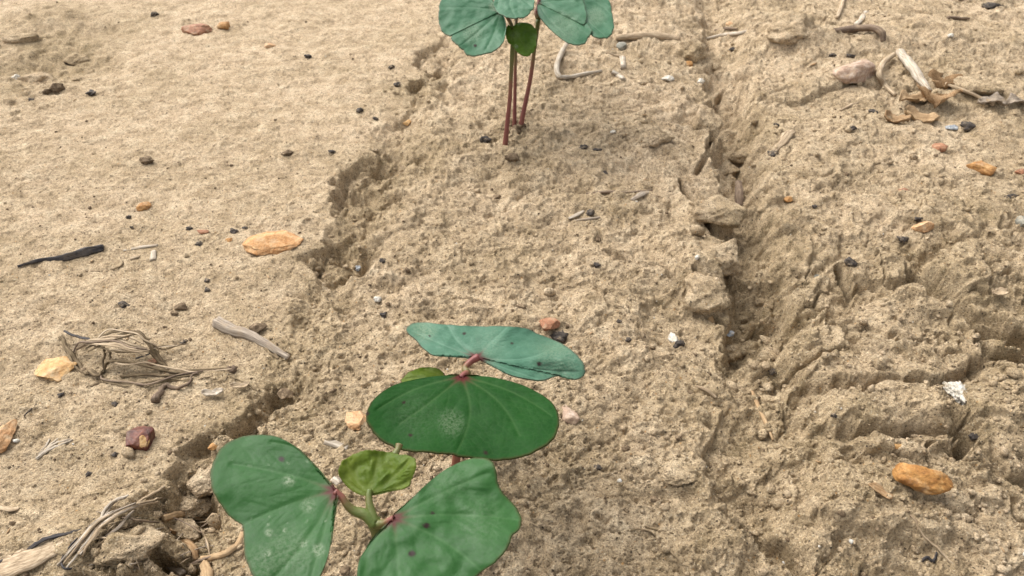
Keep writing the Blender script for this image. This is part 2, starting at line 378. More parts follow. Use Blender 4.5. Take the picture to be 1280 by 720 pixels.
def grid_faces(nr, nc):
    i = np.arange(nr * nc).reshape(nr, nc)
    return np.stack([i[:-1, :-1], i[:-1, 1:], i[1:, 1:], i[1:, :-1]], -1).reshape(-1, 4)

# ------------------------------------------------------------------ ground: one sheet to the horizon, finest near the plants
ys = np.concatenate([-np.geomspace(60, .03, 26), np.linspace(0, .092, 14), np.geomspace(.095, .92, 900), np.geomspace(.96, 90, 34)])
s0 = np.linspace(-1, 1, 1340); g0 = np.geomspace(1.03, 60, 30); ss = np.concatenate([-g0[::-1], s0, g0])
wy_ = (.112 + .56 * np.clip(ys, 0, 1)) * 1.14
YY = np.repeat(ys[:, None], len(ss), 1); XX = ss[None, :] * wy_[:, None]
hh, zl, zr, zi, zright, zinr = height(XX.ravel(), YY.ravel(), True)
GRID['h'] = hh.reshape(YY.shape)
gme = np_mesh('ground', np.stack([XX.ravel(), YY.ravel(), hh], -1), grid_faces(len(ys), len(ss)))
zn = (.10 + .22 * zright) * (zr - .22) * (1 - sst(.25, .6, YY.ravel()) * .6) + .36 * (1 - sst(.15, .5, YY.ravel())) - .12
for px, py, rr, am in ((528, 112, 30, .8), (490, 190, 40, .5), (470, 228, 46, .7), (440, 285, 40, .4), (392, 420, 40, .4), (412, 335, 42, .7), (342, 500, 40, .6), (535, 207, 22, .6), (642, 172, 24, .8), (930, 150, 40, .4), (930, 300, 46, .4), (942, 395, 44, .5), (1215, 415, 60, .45), (1185, 560, 24, .5), (62, 85, 60, .85), (90, 40, 50, .5), (30, 40, 40, .4), (1180, 110, 80, .4), (950, 400, 60, .45), (230, 670, 90, .75)):  # browner blobs: furrow and hollow shade painted into soil colour, some truly brown
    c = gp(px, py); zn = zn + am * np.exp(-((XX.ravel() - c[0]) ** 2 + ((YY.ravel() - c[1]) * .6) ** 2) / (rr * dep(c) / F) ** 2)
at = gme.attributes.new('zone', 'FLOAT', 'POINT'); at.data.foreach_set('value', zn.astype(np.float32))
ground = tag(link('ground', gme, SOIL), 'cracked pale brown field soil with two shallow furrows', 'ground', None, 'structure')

# ------------------------------------------------------------------ stones, crumbs and clods
_ico = {}
def ico(sub):
    if sub not in _ico:
        bm = bmesh.new(); bmesh.ops.create_icosphere(bm, subdivisions=sub, radius=1)
        _ico[sub] = (np.array([v.co for v in bm.verts]), np.array([[v.index for v in f.verts] for f in bm.faces])); bm.free()
    return _ico[sub]
def fitted(px, py, wpx, hpx, flat):
    p = surf(px, py + hpx * .15); d = dep(p); a = wpx * d / F / 2
    r = p - CAM; e = math.asin(-r[2] / np.linalg.norm(r)); v = hpx * d / F / 2
    b = v / math.sqrt(math.sin(e) ** 2 + (flat * math.cos(e)) ** 2); b = min(b, a * 1.5)
    return p, a, b, b * flat
def lump(name, px, py, wpx, hpx, m, label, cat, flat=.55, rot=0, sub=4, bumpy=.16, cuts=5, sink=.25, seed=None, group=None, smooth=True, parent=None, freq=1.5):
    p, a, b, c = fitted(px, py, wpx, hpx, flat)
    rs = random.Random(seed if seed is not None else int(px * 31 + py * 7)); V, Fc = ico(sub); V = V.copy()
    off = Vector((rs.uniform(-50, 50), rs.uniform(-50, 50), rs.uniform(-50, 50)))
    for _ in range(cuts):
        nrm = np.array([rs.gauss(0, 1), rs.gauss(0, 1), rs.gauss(.25, .8)]); nrm /= np.linalg.norm(nrm); k = rs.uniform(.56, .86)
        dd = V @ nrm - k; V -= np.where(dd > 0, dd * .97, 0)[:, None] * nrm
    ns = np.array([mn.fractal(Vector(v) * freq + off, .75, 2.1, 6) for v in V])
    V *= (1 + bumpy * ns)[:, None]
    sx = .5 * (V[:, 0].max() - V[:, 0].min()); V[:, 0] /= sx; V[:, 1] /= .5 * (V[:, 1].max() - V[:, 1].min())
    cr, sr = math.cos(rot), math.sin(rot)
    V = V * np.array([a, b, c]); V = np.stack([V[:, 0] * cr - V[:, 1] * sr, V[:, 0] * sr + V[:, 1] * cr, V[:, 2]], -1)
    me = np_mesh(name, V, Fc); o = link(name, me, m, parent, smooth)
    z = hz(p[0], p[1]); o.location = (p[0], p[1], z + c * (1 - 2 * sink))
    return tag(o, label, cat, group) if cat else o

STONES = [  # name, px, py, w, h, material, flat, rot, label
 ('stone', 246, 37, 38, 17, 'rust', .5, 0, 'flat reddish brown stone near the top left corner'),
 ('pebble', 281, 32, 17, 11, 'orange', .7, 0, 'small orange pebble just right of the flat reddish stone at top left'),
 ('pebble', 180, 257, 20, 14, 'orange', .75, 0, 'small bright orange pebble on the smooth soil above the black twig'),
 ('stone', 345, 300, 76, 31, 'apricot', .36, .1, 'wide flat pale orange stone half buried left of the furrow'),
 ('stone', 71, 458, 48, 31, 'yellow', .42, -.2, 'flat yellow stone beside the tuft of dry grass'),
 ('stone', 3, 541, 34, 40, 'peach', .4, 0, 'pale orange stone cut off by the left edge of the photo'),
 ('pebble', 446, 521, 28, 28, 'peach', .4, .3, 'pale orange flat pebble beside the large oval leaf'),
 ('pebble', 267, 557, 15, 9, 'orange', .5, 0, 'tiny dull orange pebble left of the front seedling'),
 ('stone', 686, 405, 27, 19, 'rust', .6, .2, 'red brown stone behind the bluish back leaf'),
 ('stone', 1227, 210, 34, 21, 'orange', .6, -.2, 'rounded orange stone at upper right below the plant litter'),
 ('pebble', 1174, 186, 20, 13, 'rust', .7, 0, 'small rust brown pebble left of the rounded orange stone'),
 ('pebble', 1129, 239, 17, 13, 'rust', .8, 0, 'small round rust pebble above the pink brown cylinder shaped pebble'),
 ('pebble', 1153, 283, 29, 14, 'peach', .9, .25, 'pink brown cylinder shaped pebble touching a dark crumb'),
 ('pebble', 888, 385, 17, 20, 'tan', .9, 0, 'beige rounded pebble on the lip of the right furrow'),
 ('pebble', 985, 246, 13, 9, 'orange', .7, 0, 'tiny tan orange pebble right of the upper right furrow'),
 ('stone', 1066, 90, 62, 30, 'pink', .7, .35, 'wedge shaped pink grey stone beside the pale stalks at upper right'),
 ('pebble', 1019, 345, 19, 9, 'grey', .5, 0, 'flat grey green pebble left of the cracked crust plate'),
 ('pebble', 1121, 556, 18, 8, 'yellow', .4, 0, 'faint yellowish pebble left of the deep crack'),
 ('pebble', 227, 383, 18, 11, 'brown', .7, 0, 'small brown pebble above the grey stick'),
 ('pebble', 337, 57, 16, 7, 'peach', .5, 0, 'small faint orange pebble at the top left centre'),
 ('pebble', 253, 289, 18, 6, 'rust', .5, 0, 'thin reddish pebble between the dark crumbs left of the flat orange stone'),
 ('pebble', 287, 300, 11, 7, 'orange', .6, 0, 'tiny ochre pebble just left of the flat pale orange stone'),
 ('pebble', 472, 373, 12, 9, 'white', .6, 0, 'tiny cream white pebble on the centre bed above the back leaf'),
 ('pebble', 510, 153, 13, 7, 'yellow', .6, 0, 'tiny cream pebble beside the upper left furrow'),
 ('pebble', 861, 80, 13, 8, 'orange', .7, 0, 'tiny orange pebble among the crumbly clods at top centre'),
 ('pebble', 910, 422, 13, 9, 'blue', .5, -.3, 'bluish white fleck on the floor of the right furrow'),
 ('pebble', 835, 97, 18, 8, 'white', .5, -.2, 'cream white flake among the crumbly clods at top centre'),
 ('pebble', 876, 102, 11, 8, 'white', .6, 0, 'small bright white pebble left of the upper right furrow'),
 ('pebble', 767, 165, 9, 5, 'white', .6, 0, 'tiny white fleck right of the far seedlings'),
 ('pebble', 1189, 159, 18, 8, 'blue', .6, -.2, 'bluish white chip beside a black crumb at upper right'),
 ('pebble', 1187, 44, 9, 6, 'white', .6, 0, 'tiny white fleck high in the top right corner area'),
 ('pebble', 841, 422, 13, 14, 'white', .7, .5, 'white chip leaning on a black crumb left of the right furrow'),
 ('pebble', 20, 97, 10, 8, 'white', .7, 0, 'tiny white fleck in the crumbly patch at the far left'),
 ('pebble', 1278, 274, 14, 40, 'grey', .8, 0, 'dark grey stone cut off by the right edge of the photo'),
 ('pebble', 868, 341, 8, 6, 'white', .6, 0, 'tiny white fleck on the clods left of the right furrow'),
 ('pebble', 103, 462, 10, 6, 'brown', .5, 0, 'tiny brown pebble between the yellow stone and the dry grass tuft'),
 ('pebble', 190, 452, 13, 10, 'rust', .6, 0, 'small pinkish brown pebble under the dry grass tuft'),
 ('pebble', 358, 490, 24, 14, 'brown', .5, 0, 'brown pebble on the wall of the left furrow'),
 ('pebble', 912, 30, 10, 6, 'peach', .6, 0, 'tiny peach pebble near the top of the right furrow'),
 ('pebble', 1276, 215, 14, 9, 'rust', .6, 0, 'rust pebble at the right edge beside the rounded orange stone'),
]
for nm, px, py, w, h, mk, fl, rt, lb in STONES:
    lump(nm, px, py, w * (1 if w > 24 else .9), h, M[mk], lb, 'stone' if nm == 'stone' else 'pebble', fl, rt, sub=5 if w > 24 else 4, cuts=9 if w > 24 else 8, bumpy=.13 if mk != 'white' else .30, sink=.34 if w > 40 else .38, smooth=12 < w <= 24)
lump('stone', 1148, 602, 68, 36, M['ochre'], 'elongated bright orange stone below the deep crack', 'stone', .8, -.26, sub=5, bumpy=.14, cuts=4, sink=.34, seed=12, freq=1.3)
# dark red stone with a yellow broken corner
t_ = lump('stone', 174, 546, 36, 34, M['red'], 'dark red glossy stone with a yellow broken corner', 'stone', .55, .5, cuts=16, bumpy=.08, sub=5, smooth=False)
q_ = lump('broken_corner', 182, 552, 15, 17, M['yellow'], None, None, .9, .6, sub=4, cuts=12, bumpy=.12, sink=.1)
q_.location = Vector(q_.location) - Vector(t_.location) + Vector((-.0002, -.0004, .0002)); q_.parent = t_
q_['label'] = 'yellow broken corner'

DARK = [  # px, py, w, h, material, label
 (183, 201, 21, 11, 'brown', 'irregular dark brown crumb on the smooth soil above the orange pebble'),
 (115, 116, 15, 8, 'dark', 'oval black crumb right of the crumbly patch at far left'),
 (58, 115, 15, 9, 'brown', 'left one of two joined brown crumbs at far left'),
 (72, 110, 15, 14, 'brown', 'right one of two joined brown crumbs at far left'),
 (40, 124, 10, 6, 'dark', 'small dark crumb below the two joined brown crumbs'),
 (84, 77, 8, 7, 'dark', 'small dark crumb above the two joined brown crumbs'),
 (155, 380, 20, 9, 'dark', 'flat oval black crumb between the black twig and the dry grass'),
 (161, 271, 9, 6, 'dark', 'small black crumb just below the bright orange pebble'),
 (165, 284, 6, 4, 'dark', 'very small black crumb, lower one below the bright orange pebble'),
 (237, 285, 9, 6, 'dark', 'small black crumb left of the thin reddish pebble'),
 (249, 304, 10, 8, 'dark', 'small black crumb below the thin reddish pebble'),
 (292, 289, 12, 8, 'dark', 'dark crumb just above the tiny ochre pebble'),
 (306, 285, 9, 6, 'dark', 'small dark crumb above the left end of the flat orange stone'),
 (230, 427, 11, 8, 'dark', 'round dark crumb left of the grey stick'),
 (218, 391, 11, 6, 'brown', 'dark crumb touching the small brown pebble above the grey stick'),
 (259, 362, 9, 6, 'dark', 'small dark crumb up and left of the grey stick, lower of a pair'),
 (259, 350, 8, 5, 'dark', 'small dark crumb up and left of the grey stick, upper of a pair'),
 (322, 410, 26, 17, 'brown', 'large dark brown crumb tucked behind the grey stick'),
 (143, 567, 10, 8, 'dark', 'small dark crumb below the dark red stone'),
 (111, 592, 9, 7, 'dark', 'small dark crumb above the splintered straw at bottom left'),
 (76, 493, 10, 6, 'dark', 'small dark crumb below the dry grass tuft'),
 (144, 505, 10, 6, 'dark', 'small dark crumb between the dry grass tuft and the red stone'),
 (607, 174, 18, 10, 'dark', 'dark crumb on the soil left of the far seedling stems'),
 (640, 197, 22, 12, 'brown', 'dark brown crumb at the foot of the leftmost far stem'),
 (648, 160, 22, 16, 'brown', 'dark brown crumb at the foot of the two right far stems'),
 (729, 184, 13, 7, 'dark', 'left one of a pair of dark crumbs right of the far stems'),
 (747, 187, 14, 7, 'dark', 'right one of a pair of dark crumbs right of the far stems'),
 (755, 215, 12, 6, 'dark', 'dark crumb below the pair of dark crumbs right of the far stems'),
 (450, 138, 11, 8, 'dark', 'blue black crumb left of the upper left furrow'),
 (469, 148, 9, 5, 'dark', 'small black crumb beside the upper left furrow'),
 (361, 191, 20, 8, 'brown', 'flat dark crumb on the smooth soil at upper centre left'),
 (414, 189, 12, 5, 'dark', 'thin black crumb left of the upper left furrow'),
 (385, 71, 11, 7, 'dark', 'blue grey crumb near the top, left of the far seedling leaves'),
 (497, 106, 11, 8, 'dark', 'small dark crumb left of the deep top part of the left furrow'),
 (490, 84, 9, 7, 'dark', 'small dark crumb below and left of the far left leaf'),
 (478, 326, 9, 10, 'dark', 'small dark crumb on the right wall of the left furrow'),
 (480, 393, 10, 9, 'dark', 'small black crumb below the tiny cream white pebble'),
 (448, 334, 10, 9, 'blue', 'blue grey crumb inside the left furrow'),
 (652, 383, 17, 7, 'brown', 'flat brown crumb above the red brown stone'),
 (746, 330, 10, 7, 'dark', 'small black crumb on the middle of the centre bed'),
 (748, 299, 9, 9, 'brown', 'small dark crumb above the black crumb of the centre bed'),
 (700, 421, 26, 14, 'dark', 'crumbly black lump just right of the red brown stone'),
 (848, 430, 18, 10, 'dark', 'black crumb under the white chip left of the right furrow'),
 (774, 401, 8, 6, 'dark', 'small black crumb left of the white chip'),
 (785, 424, 8, 8, 'dark', 'small dark crumb right of the back leaf tip'),
 (1128, 299, 16, 11, 'dark', 'dark crumb at the left end of the pink brown pebble'),
 (1146, 276, 15, 6, 'dark', 'dark flat crumb above the pink brown pebble'),
 (1092, 313, 22, 10, 'dark', 'dark slanted crumb above the cracked crust plate'),
 (1208, 160, 19, 13, 'dark', 'black crumb right of the bluish white chip'),
 (1090, 140, 15, 8, 'dark', 'black crumb below the curved pale stalk'),
 (1066, 160, 11, 6, 'dark', 'small black crumb below the wedge shaped stone'),
 (1040, 69, 11, 6, 'dark', 'small dark crumb left of the wedge shaped stone'),
 (1063, 70, 13, 7, 'dark', 'dark crumb just above the wedge shaped stone'),
 (970, 156, 9, 6, 'dark', 'small dark crumb above the pale husk at upper right'),
 (965, 192, 16, 9, 'dark', 'blue black crumb at the lower end of the pale husk'),
 (1018, 258, 8, 6, 'dark', 'small black crumb right of the tiny tan orange pebble'),
 (1056, 345, 18, 14, 'dark', 'dark crumb at the upper left of the cracked crust plate'),
 (1219, 545, 21, 10, 'dark', 'dark oblong crumb right of the deep crack'),
 (1262, 246, 30, 7, 'dark', 'flat dark crumb near the right edge below the orange stone'),
 (1237, 348, 12, 6, 'dark', 'small dark crumb near the right edge above the long trough'),
 (965, 464, 11, 9, 'dark', 'round dark crumb in front of the deep part of the right furrow'),
 (747, 584, 12, 9, 'dark', 'small dark crumb on the soil right of the oval leaf, lower one'),
 (782, 560, 14, 10, 'brown', 'dark brown crumb on the soil right of the pale chip'),
 (818, 623, 15, 10, 'brown', 'dark brown crumb on the bed at lower centre right'),
 (433, 711, 17, 14, 'brown', 'dark brown crumb between the two front leaves'),
 (1038, 531, 10, 6, 'dark', 'small dark crumb left of the deep crack on the mound'),
 (915, 62, 9, 6, 'dark', 'small black crumb right of the pale stick at top'),
 (193, 18, 13, 7, 'dark', 'flat dark crumb at the top edge left of the reddish stone'),
 (1241, 8, 30, 10, 'dark', 'dark crumb at the top right corner'),
 (620, 246, 13, 8, 'brown', 'faint dark crumb on the bed below the far seedlings'),
]
for px, py, w, h, mk, lb in DARK:
    o_ = lump('soil_crumb', px, py, w * .92, h * .95, M[mk], lb, 'crumb', .6, random.uniform(-.4, .4), sub=3, bumpy=.55, cuts=5, sink=.36, smooth=False, group='dark crumbs on the soil')

CL = [  # px, py, w, h, flat, rot, label
 (890, 266, 76, 44, .62, -.2, 'rounded lump of soil overhanging the right furrow beside the brown stalk'),
 (898, 316, 62, 46, .7, .3, 'lumpy clod on the left wall of the right furrow, above the beige pebble'),
 (884, 356, 62, 52, .7, -.2, 'pitted clod on the left lip of the right furrow directly above the beige pebble'),
 (986, 33, 72, 46, .62, .1, 'big pale clod at the top edge right of the upper right furrow'),
 (862, 62, 46, 36, .8, .4, 'brown clod at the right end of the pale stick'),
 (880, 150, 40, 40, .8, 0, 'rounded clod at the left edge of the narrow upper right furrow'),
 (820, 170, 46, 22, .7, .3, 'dark crumbly clod right of the far seedlings'),
 (803, 102, 30, 16, .8, 0, 'small dark clod right of the white curled root'),
 (908, 433, 34, 26, .7, 0, 'small clod on the left lip at the deep end of the right furrow'),
 (40, 98, 60, 24, .6, .2, 'long low clod in the crumbly brown patch at far left'),
 (96, 72, 44, 18, .6, -.2, 'small clod at the upper end of the crumbly brown patch at far left'),
 (22, 48, 50, 16, .6, .1, 'low clod at the left edge above the crumbly brown patch'),
 (160, 672, 84, 46, .65, .2, 'rough clod under the bleached straw at bottom left'),
 (236, 628, 52, 30, .7, 0, 'rounded clod between the left front leaf and the straw'),
 (222, 660, 60, 34, .75, -.3, 'dark hollowed clod above the tan root at bottom left'),
 (262, 596, 50, 44, .7, .2, 'soil clod beside the top of the left front leaf'),
 (930, 190, 30, 20, .7, 0, 'small clod stuck in the upper right furrow'),
 (1222, 110, 60, 26, .6, -.4, 'dark clod below the thin slanted straw at upper right'),
 (850, 590, 44, 30, .6, 0, 'low lump of soil on the lower right shoulder of the bed'),
 (905, 208, 40, 26, .75, 0, 'clod on the left wall of the upper right furrow above the rounded lump'),
]
for px, py, w, h, fl, rt, lb in CL:
    lump('soil_clod', px, py, w, h, CLOD, lb, 'soil clod', fl, rt, sub=5, bumpy=.30, cuts=5, sink=.66 if (860 < px < 936 and 180 < py < 450) or (px < 270 and py > 640) else .52, freq=1.0, group='clods of soil')

# countless small grains
def grains(name, n, size, m, label, cat, wfun, seed, form=None):
    rg = np.random.default_rng(seed); V, Fc = ico(1); out, fs, k = [], [], 0
    if form == 'rubble': V, Fc = ico(2)
    y = np.exp(rg.uniform(math.log(.12), math.log(.85), n * 4)); x = rg.uniform(-1, 1, n * 4) * (.112 + .56 * y) * 1.1
    h, l_, r_, i_, rr_, n_ = height(x, y, True); keep = rg.random(n * 4) < (wfun(l_, r_, i_, rr_) if form != 'rubble' else np.clip(.9 * i_ ** 2 + .8 * n_ ** 2 * (y > .2) + .012 * rr_, 0, 1)); x, y, h = x[keep][:n], y[keep][:n], h[keep][:n]
    if name == 'soil_crumbs':
        for bx_, by_ in ((631, 182), (643, 160), (650, 158)):
            c_ = gp(bx_, by_); xx, yy = c_[0] + rg.normal(0, .0045, 60), c_[1] + rg.normal(0, .006, 60)
            x, y, h = np.append(x, xx), np.append(y, yy), np.append(h, height(xx, yy))
    s = size * np.exp(rg.normal(0, .55, len(x)))
    for i in range(len(x)):
        A = np.linalg.qr(rg.normal(size=(3, 3)))[0]
        v = V * (1 + rg.normal(0, .16, (len(V), 1)))
        if form == 'rubble':
            for _ in range(4):
                nn = rg.normal(size=3); nn /= np.linalg.norm(nn); dd_ = v @ nn - rg.uniform(.5, .8); v = v - np.where(dd_ > 0, dd_, 0)[:, None] * nn
            v = (v * rg.uniform(.6, 1.15, 3)) @ A.T * s[i]; v[:, 2] = v[:, 2] * .8 - s[i] * .15
        elif form is None: v = (v * rg.uniform(.55, 1.15, 3)) @ A.T * s[i]; v[:, 2] *= .8
        else:
            c_, s_ = math.cos(rg.uniform(0, 6.3)), 0; s_ = math.sqrt(1 - c_ * c_); v = v * np.array(form) * s[i]; v = np.stack([v[:, 0] * c_ - v[:, 1] * s_, v[:, 0] * s_ + v[:, 1] * c_, v[:, 2] + v[:, 0] * rg.normal(0, .15)], -1)
        out.append(v + np.array([x[i], y[i], h[i] + s[i] * .25])); fs.append(Fc + k); k += len(V)
    return tag(link(name, np_mesh(name, np.concatenate(out), np.concatenate(fs)), m, None, False), label, cat, None, 'stuff')
grains('soil_crumbs', 5000, .0007, CLOD, 'loose crumbs of pale brown soil all over the ground', 'soil crumbs', lambda l, r, i, q: np.clip(.02 + .22 * (r - .22) + 1.3 * i + .25 * q, 0, 1), 3)
grains('dark_grit', 1500, .00044, M['brown'], 'tiny black grit sprinkled over the soil', 'grit', lambda l, r, i, q: .6 + 0 * l, 4)
grains('soil_lumps', 620, .0016, CLOD, 'broken lumps of soil strewn along the two furrows', 'soil lumps', None, 8, 'rubble')
grains('chaff', 240, .00038, M['root'], 'tiny flat flakes of dry chaff on the soil', 'chaff', lambda l, r, i, q: .5 + 0 * l, 6, (2.0, .55, .3))
grains('pale_grit', 160, .0004, M['white'], 'tiny pale sand grains and chaff on the soil', 'grit', lambda l, r, i, q: .6 + 0 * l, 5)

# ------------------------------------------------------------------ sticks, straws and roots
def catmull(P, n):
    P = np.asarray(P, float); k = len(P)
    if k < 3: return np.stack([P[0] + (P[-1] - P[0]) * t for t in np.linspace(0, 1, n)])
    Q = np.concatenate([[2 * P[0] - P[1]], P, [2 * P[-1] - P[-2]]]); out = []
    for t in np.linspace(0, k - 1 - 1e-6, n):
        i = int(t); f = t - i; a, b, c, d = Q[i:i + 4]
        out.append(.5 * (2 * b + (c - a) * f + (2 * a - 5 * b + 4 * c - d) * f * f + (3 * b - 3 * c + d - a) * f ** 3))
    return np.array(out)
def tube_mesh(name, P, rad, sides=10, irr=.12, flat=1.0, seed=0, groove=0):
    P = np.asarray(P, float); n = len(P); rad = np.interp(np.linspace(0, 1, n), np.linspace(0, 1, len(rad)), rad)
    rg = np.random.default_rng(seed); T = np.gradient(P, axis=0); T /= np.linalg.norm(T, axis=1)[:, None] + 1e-12
    up = np.array([0, 0, 1.]); co, fb = [], []; ang = np.linspace(0, 2 * math.pi, sides, endpoint=False)
    prof = 1 + irr * rg.normal(size=sides) + groove * np.cos(ang * 4 + rg.uniform(0, 6))
    ph = rg.uniform(0, 100); L = 0
    for i in range(n):
        if i: L += np.linalg.norm(P[i] - P[i - 1])
        s = np.cross(T[i], up); s = s / np.linalg.norm(s) if np.linalg.norm(s) > 1e-3 else np.array([1., 0, 0]); u = np.cross(s, T[i])
        w = prof * (1 + irr * .8 * np.sin(i * 1.3 + ph + ang * 2) * rg.uniform(.3, 1)) * rad[i]
        co.append(P[i] + np.outer(np.cos(ang) * w, s) + np.outer(np.sin(ang) * w * flat, u))
        fb.append(np.stack([np.cos(ang) * rad[i], np.sin(ang) * rad[i], np.full(sides, L + ph)], -1))
    co = np.concatenate(co); fb = np.concatenate(fb)
    f = [(i * sides + j, i * sides + (j + 1) % sides, (i + 1) * sides + (j + 1) % sides, (i + 1) * sides + j) for i in range(n - 1) for j in range(sides)]
    me = bpy.data.meshes.new(name)
    me.from_pydata(co.tolist(), [], f + [tuple(range(sides))[::-1], tuple(range((n - 1) * sides, n * sides))])
    a = me.attributes.new('fibre', 'FLOAT_VECTOR', 'POINT'); a.data.foreach_set('vector', fb.astype(np.float32).ravel())
    return me
def path(pts, lift, n):                        # pixel path laid on the soil
    W3 = []
    for i, q in enumerate(pts):
        W3.append(surf(q[0], q[1], (q[2] if len(q) > 2 else 0) + lift))
    return catmull(W3, n)
WOB = {'dry_blade': .32, 'rootlet': .7, 'fibre': .30, 'root': .12, 'wood_piece': 0}
WID = {'dry_blade': 1.45, 'rootlet': 1.1}
def stick(name, pts, wpx, m, label, cat, lift=.4, n=None, sides=10, irr=.12, flat=1.0, groove=0, group=None, parent=None):
    wpx = wpx if isinstance(wpx, (list, tuple)) else [wpx * .8, wpx, wpx * .7]
    d = dep(surf(*pts[len(pts) // 2][:2])); rad = [w * d / F / 2 * WID.get(name, 1) for w in wpx]
    P = path(pts, lift * max(rad) * flat, n or max(8, 7 * len(pts))); rw = np.random.default_rng(int(pts[0][0] * 7 + pts[0][1] * 3))
    tt = np.linspace(0, 1, len(P))
    for fq in (3, 7, 13): P = P + np.outer(np.sin(tt * fq * 3.1 + rw.uniform(0, 6)), rw.normal(size=3)) * max(rad) * (WOB.get(name, .05)) * 3 / fq
    o = link(name, tube_mesh(name, P, rad, sides, irr, flat, int(pts[0][0] * 13 + pts[0][1]), groove), m, parent)
    return tag(o, label, cat, group) if cat else o

# black twig at left
stick('twig', [(22, 333), (45, 326), (68, 323), (84, 321), (108, 314), (129, 309)], [3, 5, 6, 11, 13, 9], M['char'], 'black charred twig lying on the smooth soil at left', 'twig', .5, 26, 10, .2, .7, .08)
stick('straw', [(155, 313), (175, 309), (197, 306)], [3, 6, 4], M['bone'], 'short cream straw lying right of the black twig', 'straw', .4, flat=.6)
stick('straw', [(191, 325), (192, 314)], [7, 6], M['bone'], 'tiny upright white chip of straw below the short cream straw', 'straw', .4, flat=.6)
stick('straw', [(163, 324), (175, 320)], [4, 3], M['straw'], 'tiny pale chip of straw left of the white chip below the black twig', 'straw', .4)
stick('rootlet', [(108, 339), (126, 339), (146, 336), (153, 330), (150, 322)], [1.6, 2, 1.6], M['grass'], 'thin curved rootlet below the black twig', 'rootlet', .8, 24, 6)
# grey stick
stick('stick', [(271, 402), (290, 412), (310, 418), (328, 427), (346, 438), (361, 447)], [15, 14, 12, 10, 8, 6], M['wood'], 'grey weathered stick left of the furrow with a thick upper end', 'stick', .62, 30, 14, .12, .8, .08)
stick('rootlet', [(332, 434), (338, 442), (348, 448), (342, 440)], [2, 2.4, 2], M['grass'], 'dark curled rootlet under the lower end of the grey stick', 'rootlet', 1.0, 20, 6)
# bleached splinter bundles
def bundle(name, label, cat, strands, m, part, lift=.5):
    p0 = surf(*strands[0][0][0][:2]); root = tag(empty(name, p0), label, cat)
    for k, (pts, w) in enumerate(strands):
        o = stick(part, pts, w, m if not isinstance(m, (list, tuple)) else m[k % len(m)], None, None, lift, sides=7, irr=.15, flat=.75, groove=.06)
        o.data.transform(__import__('mathutils').Matrix.Translation(-Vector(p0))); o.parent = root
    return root
bundle('straw', 'small frayed white straw left of the dark red stone', 'straw',
       [([(45, 573), (58, 562), (72, 553), (88, 549)], [4, 5, 3]), ([(46, 574), (62, 562), (80, 554), (91, 550)], [3, 4, 2]),
        ([(48, 570), (56, 558), (62, 549)], [3, 3, 2]), ([(50, 569), (62, 557), (73, 547)], [3, 3, 1.5])], M['bone'], 'fibre')
rs_ = random.Random(5); spl = []
base_ = [(80, 710, 0), (94, 692, .001), (108, 674, .002), (124, 655, .003), (146, 641, .004), (170, 631, .004), (196, 625, .003)]
for k in range(13):
    o1, o2 = rs_.uniform(-9, 9), rs_.uniform(-5, 5); a_, b_ = rs_.choice([0, 0, 1, 1, 2]), rs_.choice([7, 7, 6, 5])
    spl.append(([(x_ + o1 * (1 - .09 * i), y_ + .35 * o1 * (1 - .12 * i) + o2 * .5 * (i / 6), z_ + rs_.uniform(-.0004, .0010)) for i, (x_, y_, z_) in enumerate(base_)][a_:b_], rs_.uniform(2.6, 5.0)))
spl += [([(127, 648, .002), (133, 634, .003), (144, 625, .003), (160, 619, .002)], 4.5), ([(131, 646, .002), (138, 633, .003), (150, 625, .003), (158, 621, .002)], 3.5),
        ([(170, 631, .002), (182, 622, .003), (198, 613, .002), (206, 607, .001)], 4), ([(176, 632, .002), (190, 626, .003), (204, 622, .001)], 3.5)]
bundle('split_straw', 'long bleached splintered straw arching over the clod at bottom left', 'straw', spl, [M['straw'], M['bone'], M['wood'], M['straw']], 'fibre')
rs_ = random.Random(9); stb = []
for k in range(34):
    x_, y_ = rs_.uniform(118, 262), rs_.uniform(640, 712); a_ = rs_.gauss(-.5, .7); L_ = rs_.uniform(12, 38); z_ = rs_.uniform(0, .0025)
    stb.append(([(x_ - L_ * math.cos(a_), y_ - L_ * .7 * math.sin(a_), 0), (x_ + rs_.uniform(-3, 3), y_ + rs_.uniform(-4, 2), z_ + .0012), (x_ + L_ * math.cos(a_), y_ + L_ * .7 * math.sin(a_), z_ * .5)], rs_.choice([1.6, 2.2, 3, 4.5])))
bundle('stubble_clump', 'matted clump of brown stubble fibres over the dark hollow at bottom left', 'stubble', stb, [M['grass'], M['brownwood'], M['straw'], M['wood']], 'fibre')
stick('wood_piece', [(-30, 712), (10, 703), (50, 690), (92, 672)], [56, 54, 42, 20], M['straw'], 'broad flat slab of bleached wood at the bottom left corner', 'wood', .02, 24, 16, .10, .22, .05)
stick('rootlet', [(-5, 706), (20, 692), (45, 681), (62, 673), (88, 666), (112, 657)], [4, 5, 4, 4, 2], M['char'], 'black rootlet along the top edge of the bleached wood slab', 'rootlet', .6, 34, 7, .3)
stick('rootlet', [(98, 672), (84, 686), (77, 700), (84, 711), (94, 708)], [2, 2.6, 2], M['char'], 'black curl of root at the foot of the splintered straw', 'rootlet', 1.0, 26, 6, .2)
stick('root', [(202, 648), (216, 645), (232, 640), (246, 634)], [9, 10, 9, 11], M['root'], 'short pale tan root piece left of the front leaf', 'root', .7, 20, 12, .12, .9)
stick('root', [(252, 700), (268, 697), (285, 691), (297, 680), (303, 666)], [9, 9, 8, 8, 7], M['root'], 'curved tan root tucked under the left front leaf', 'root', .7, 26, 12, .15)
stick('root', [(256, 738), (258, 720), (256, 702)], [16, 15, 9], M['root'], 'thick tan root stub at the bottom edge below the curved root', 'root', .5, 16, 12, .2)
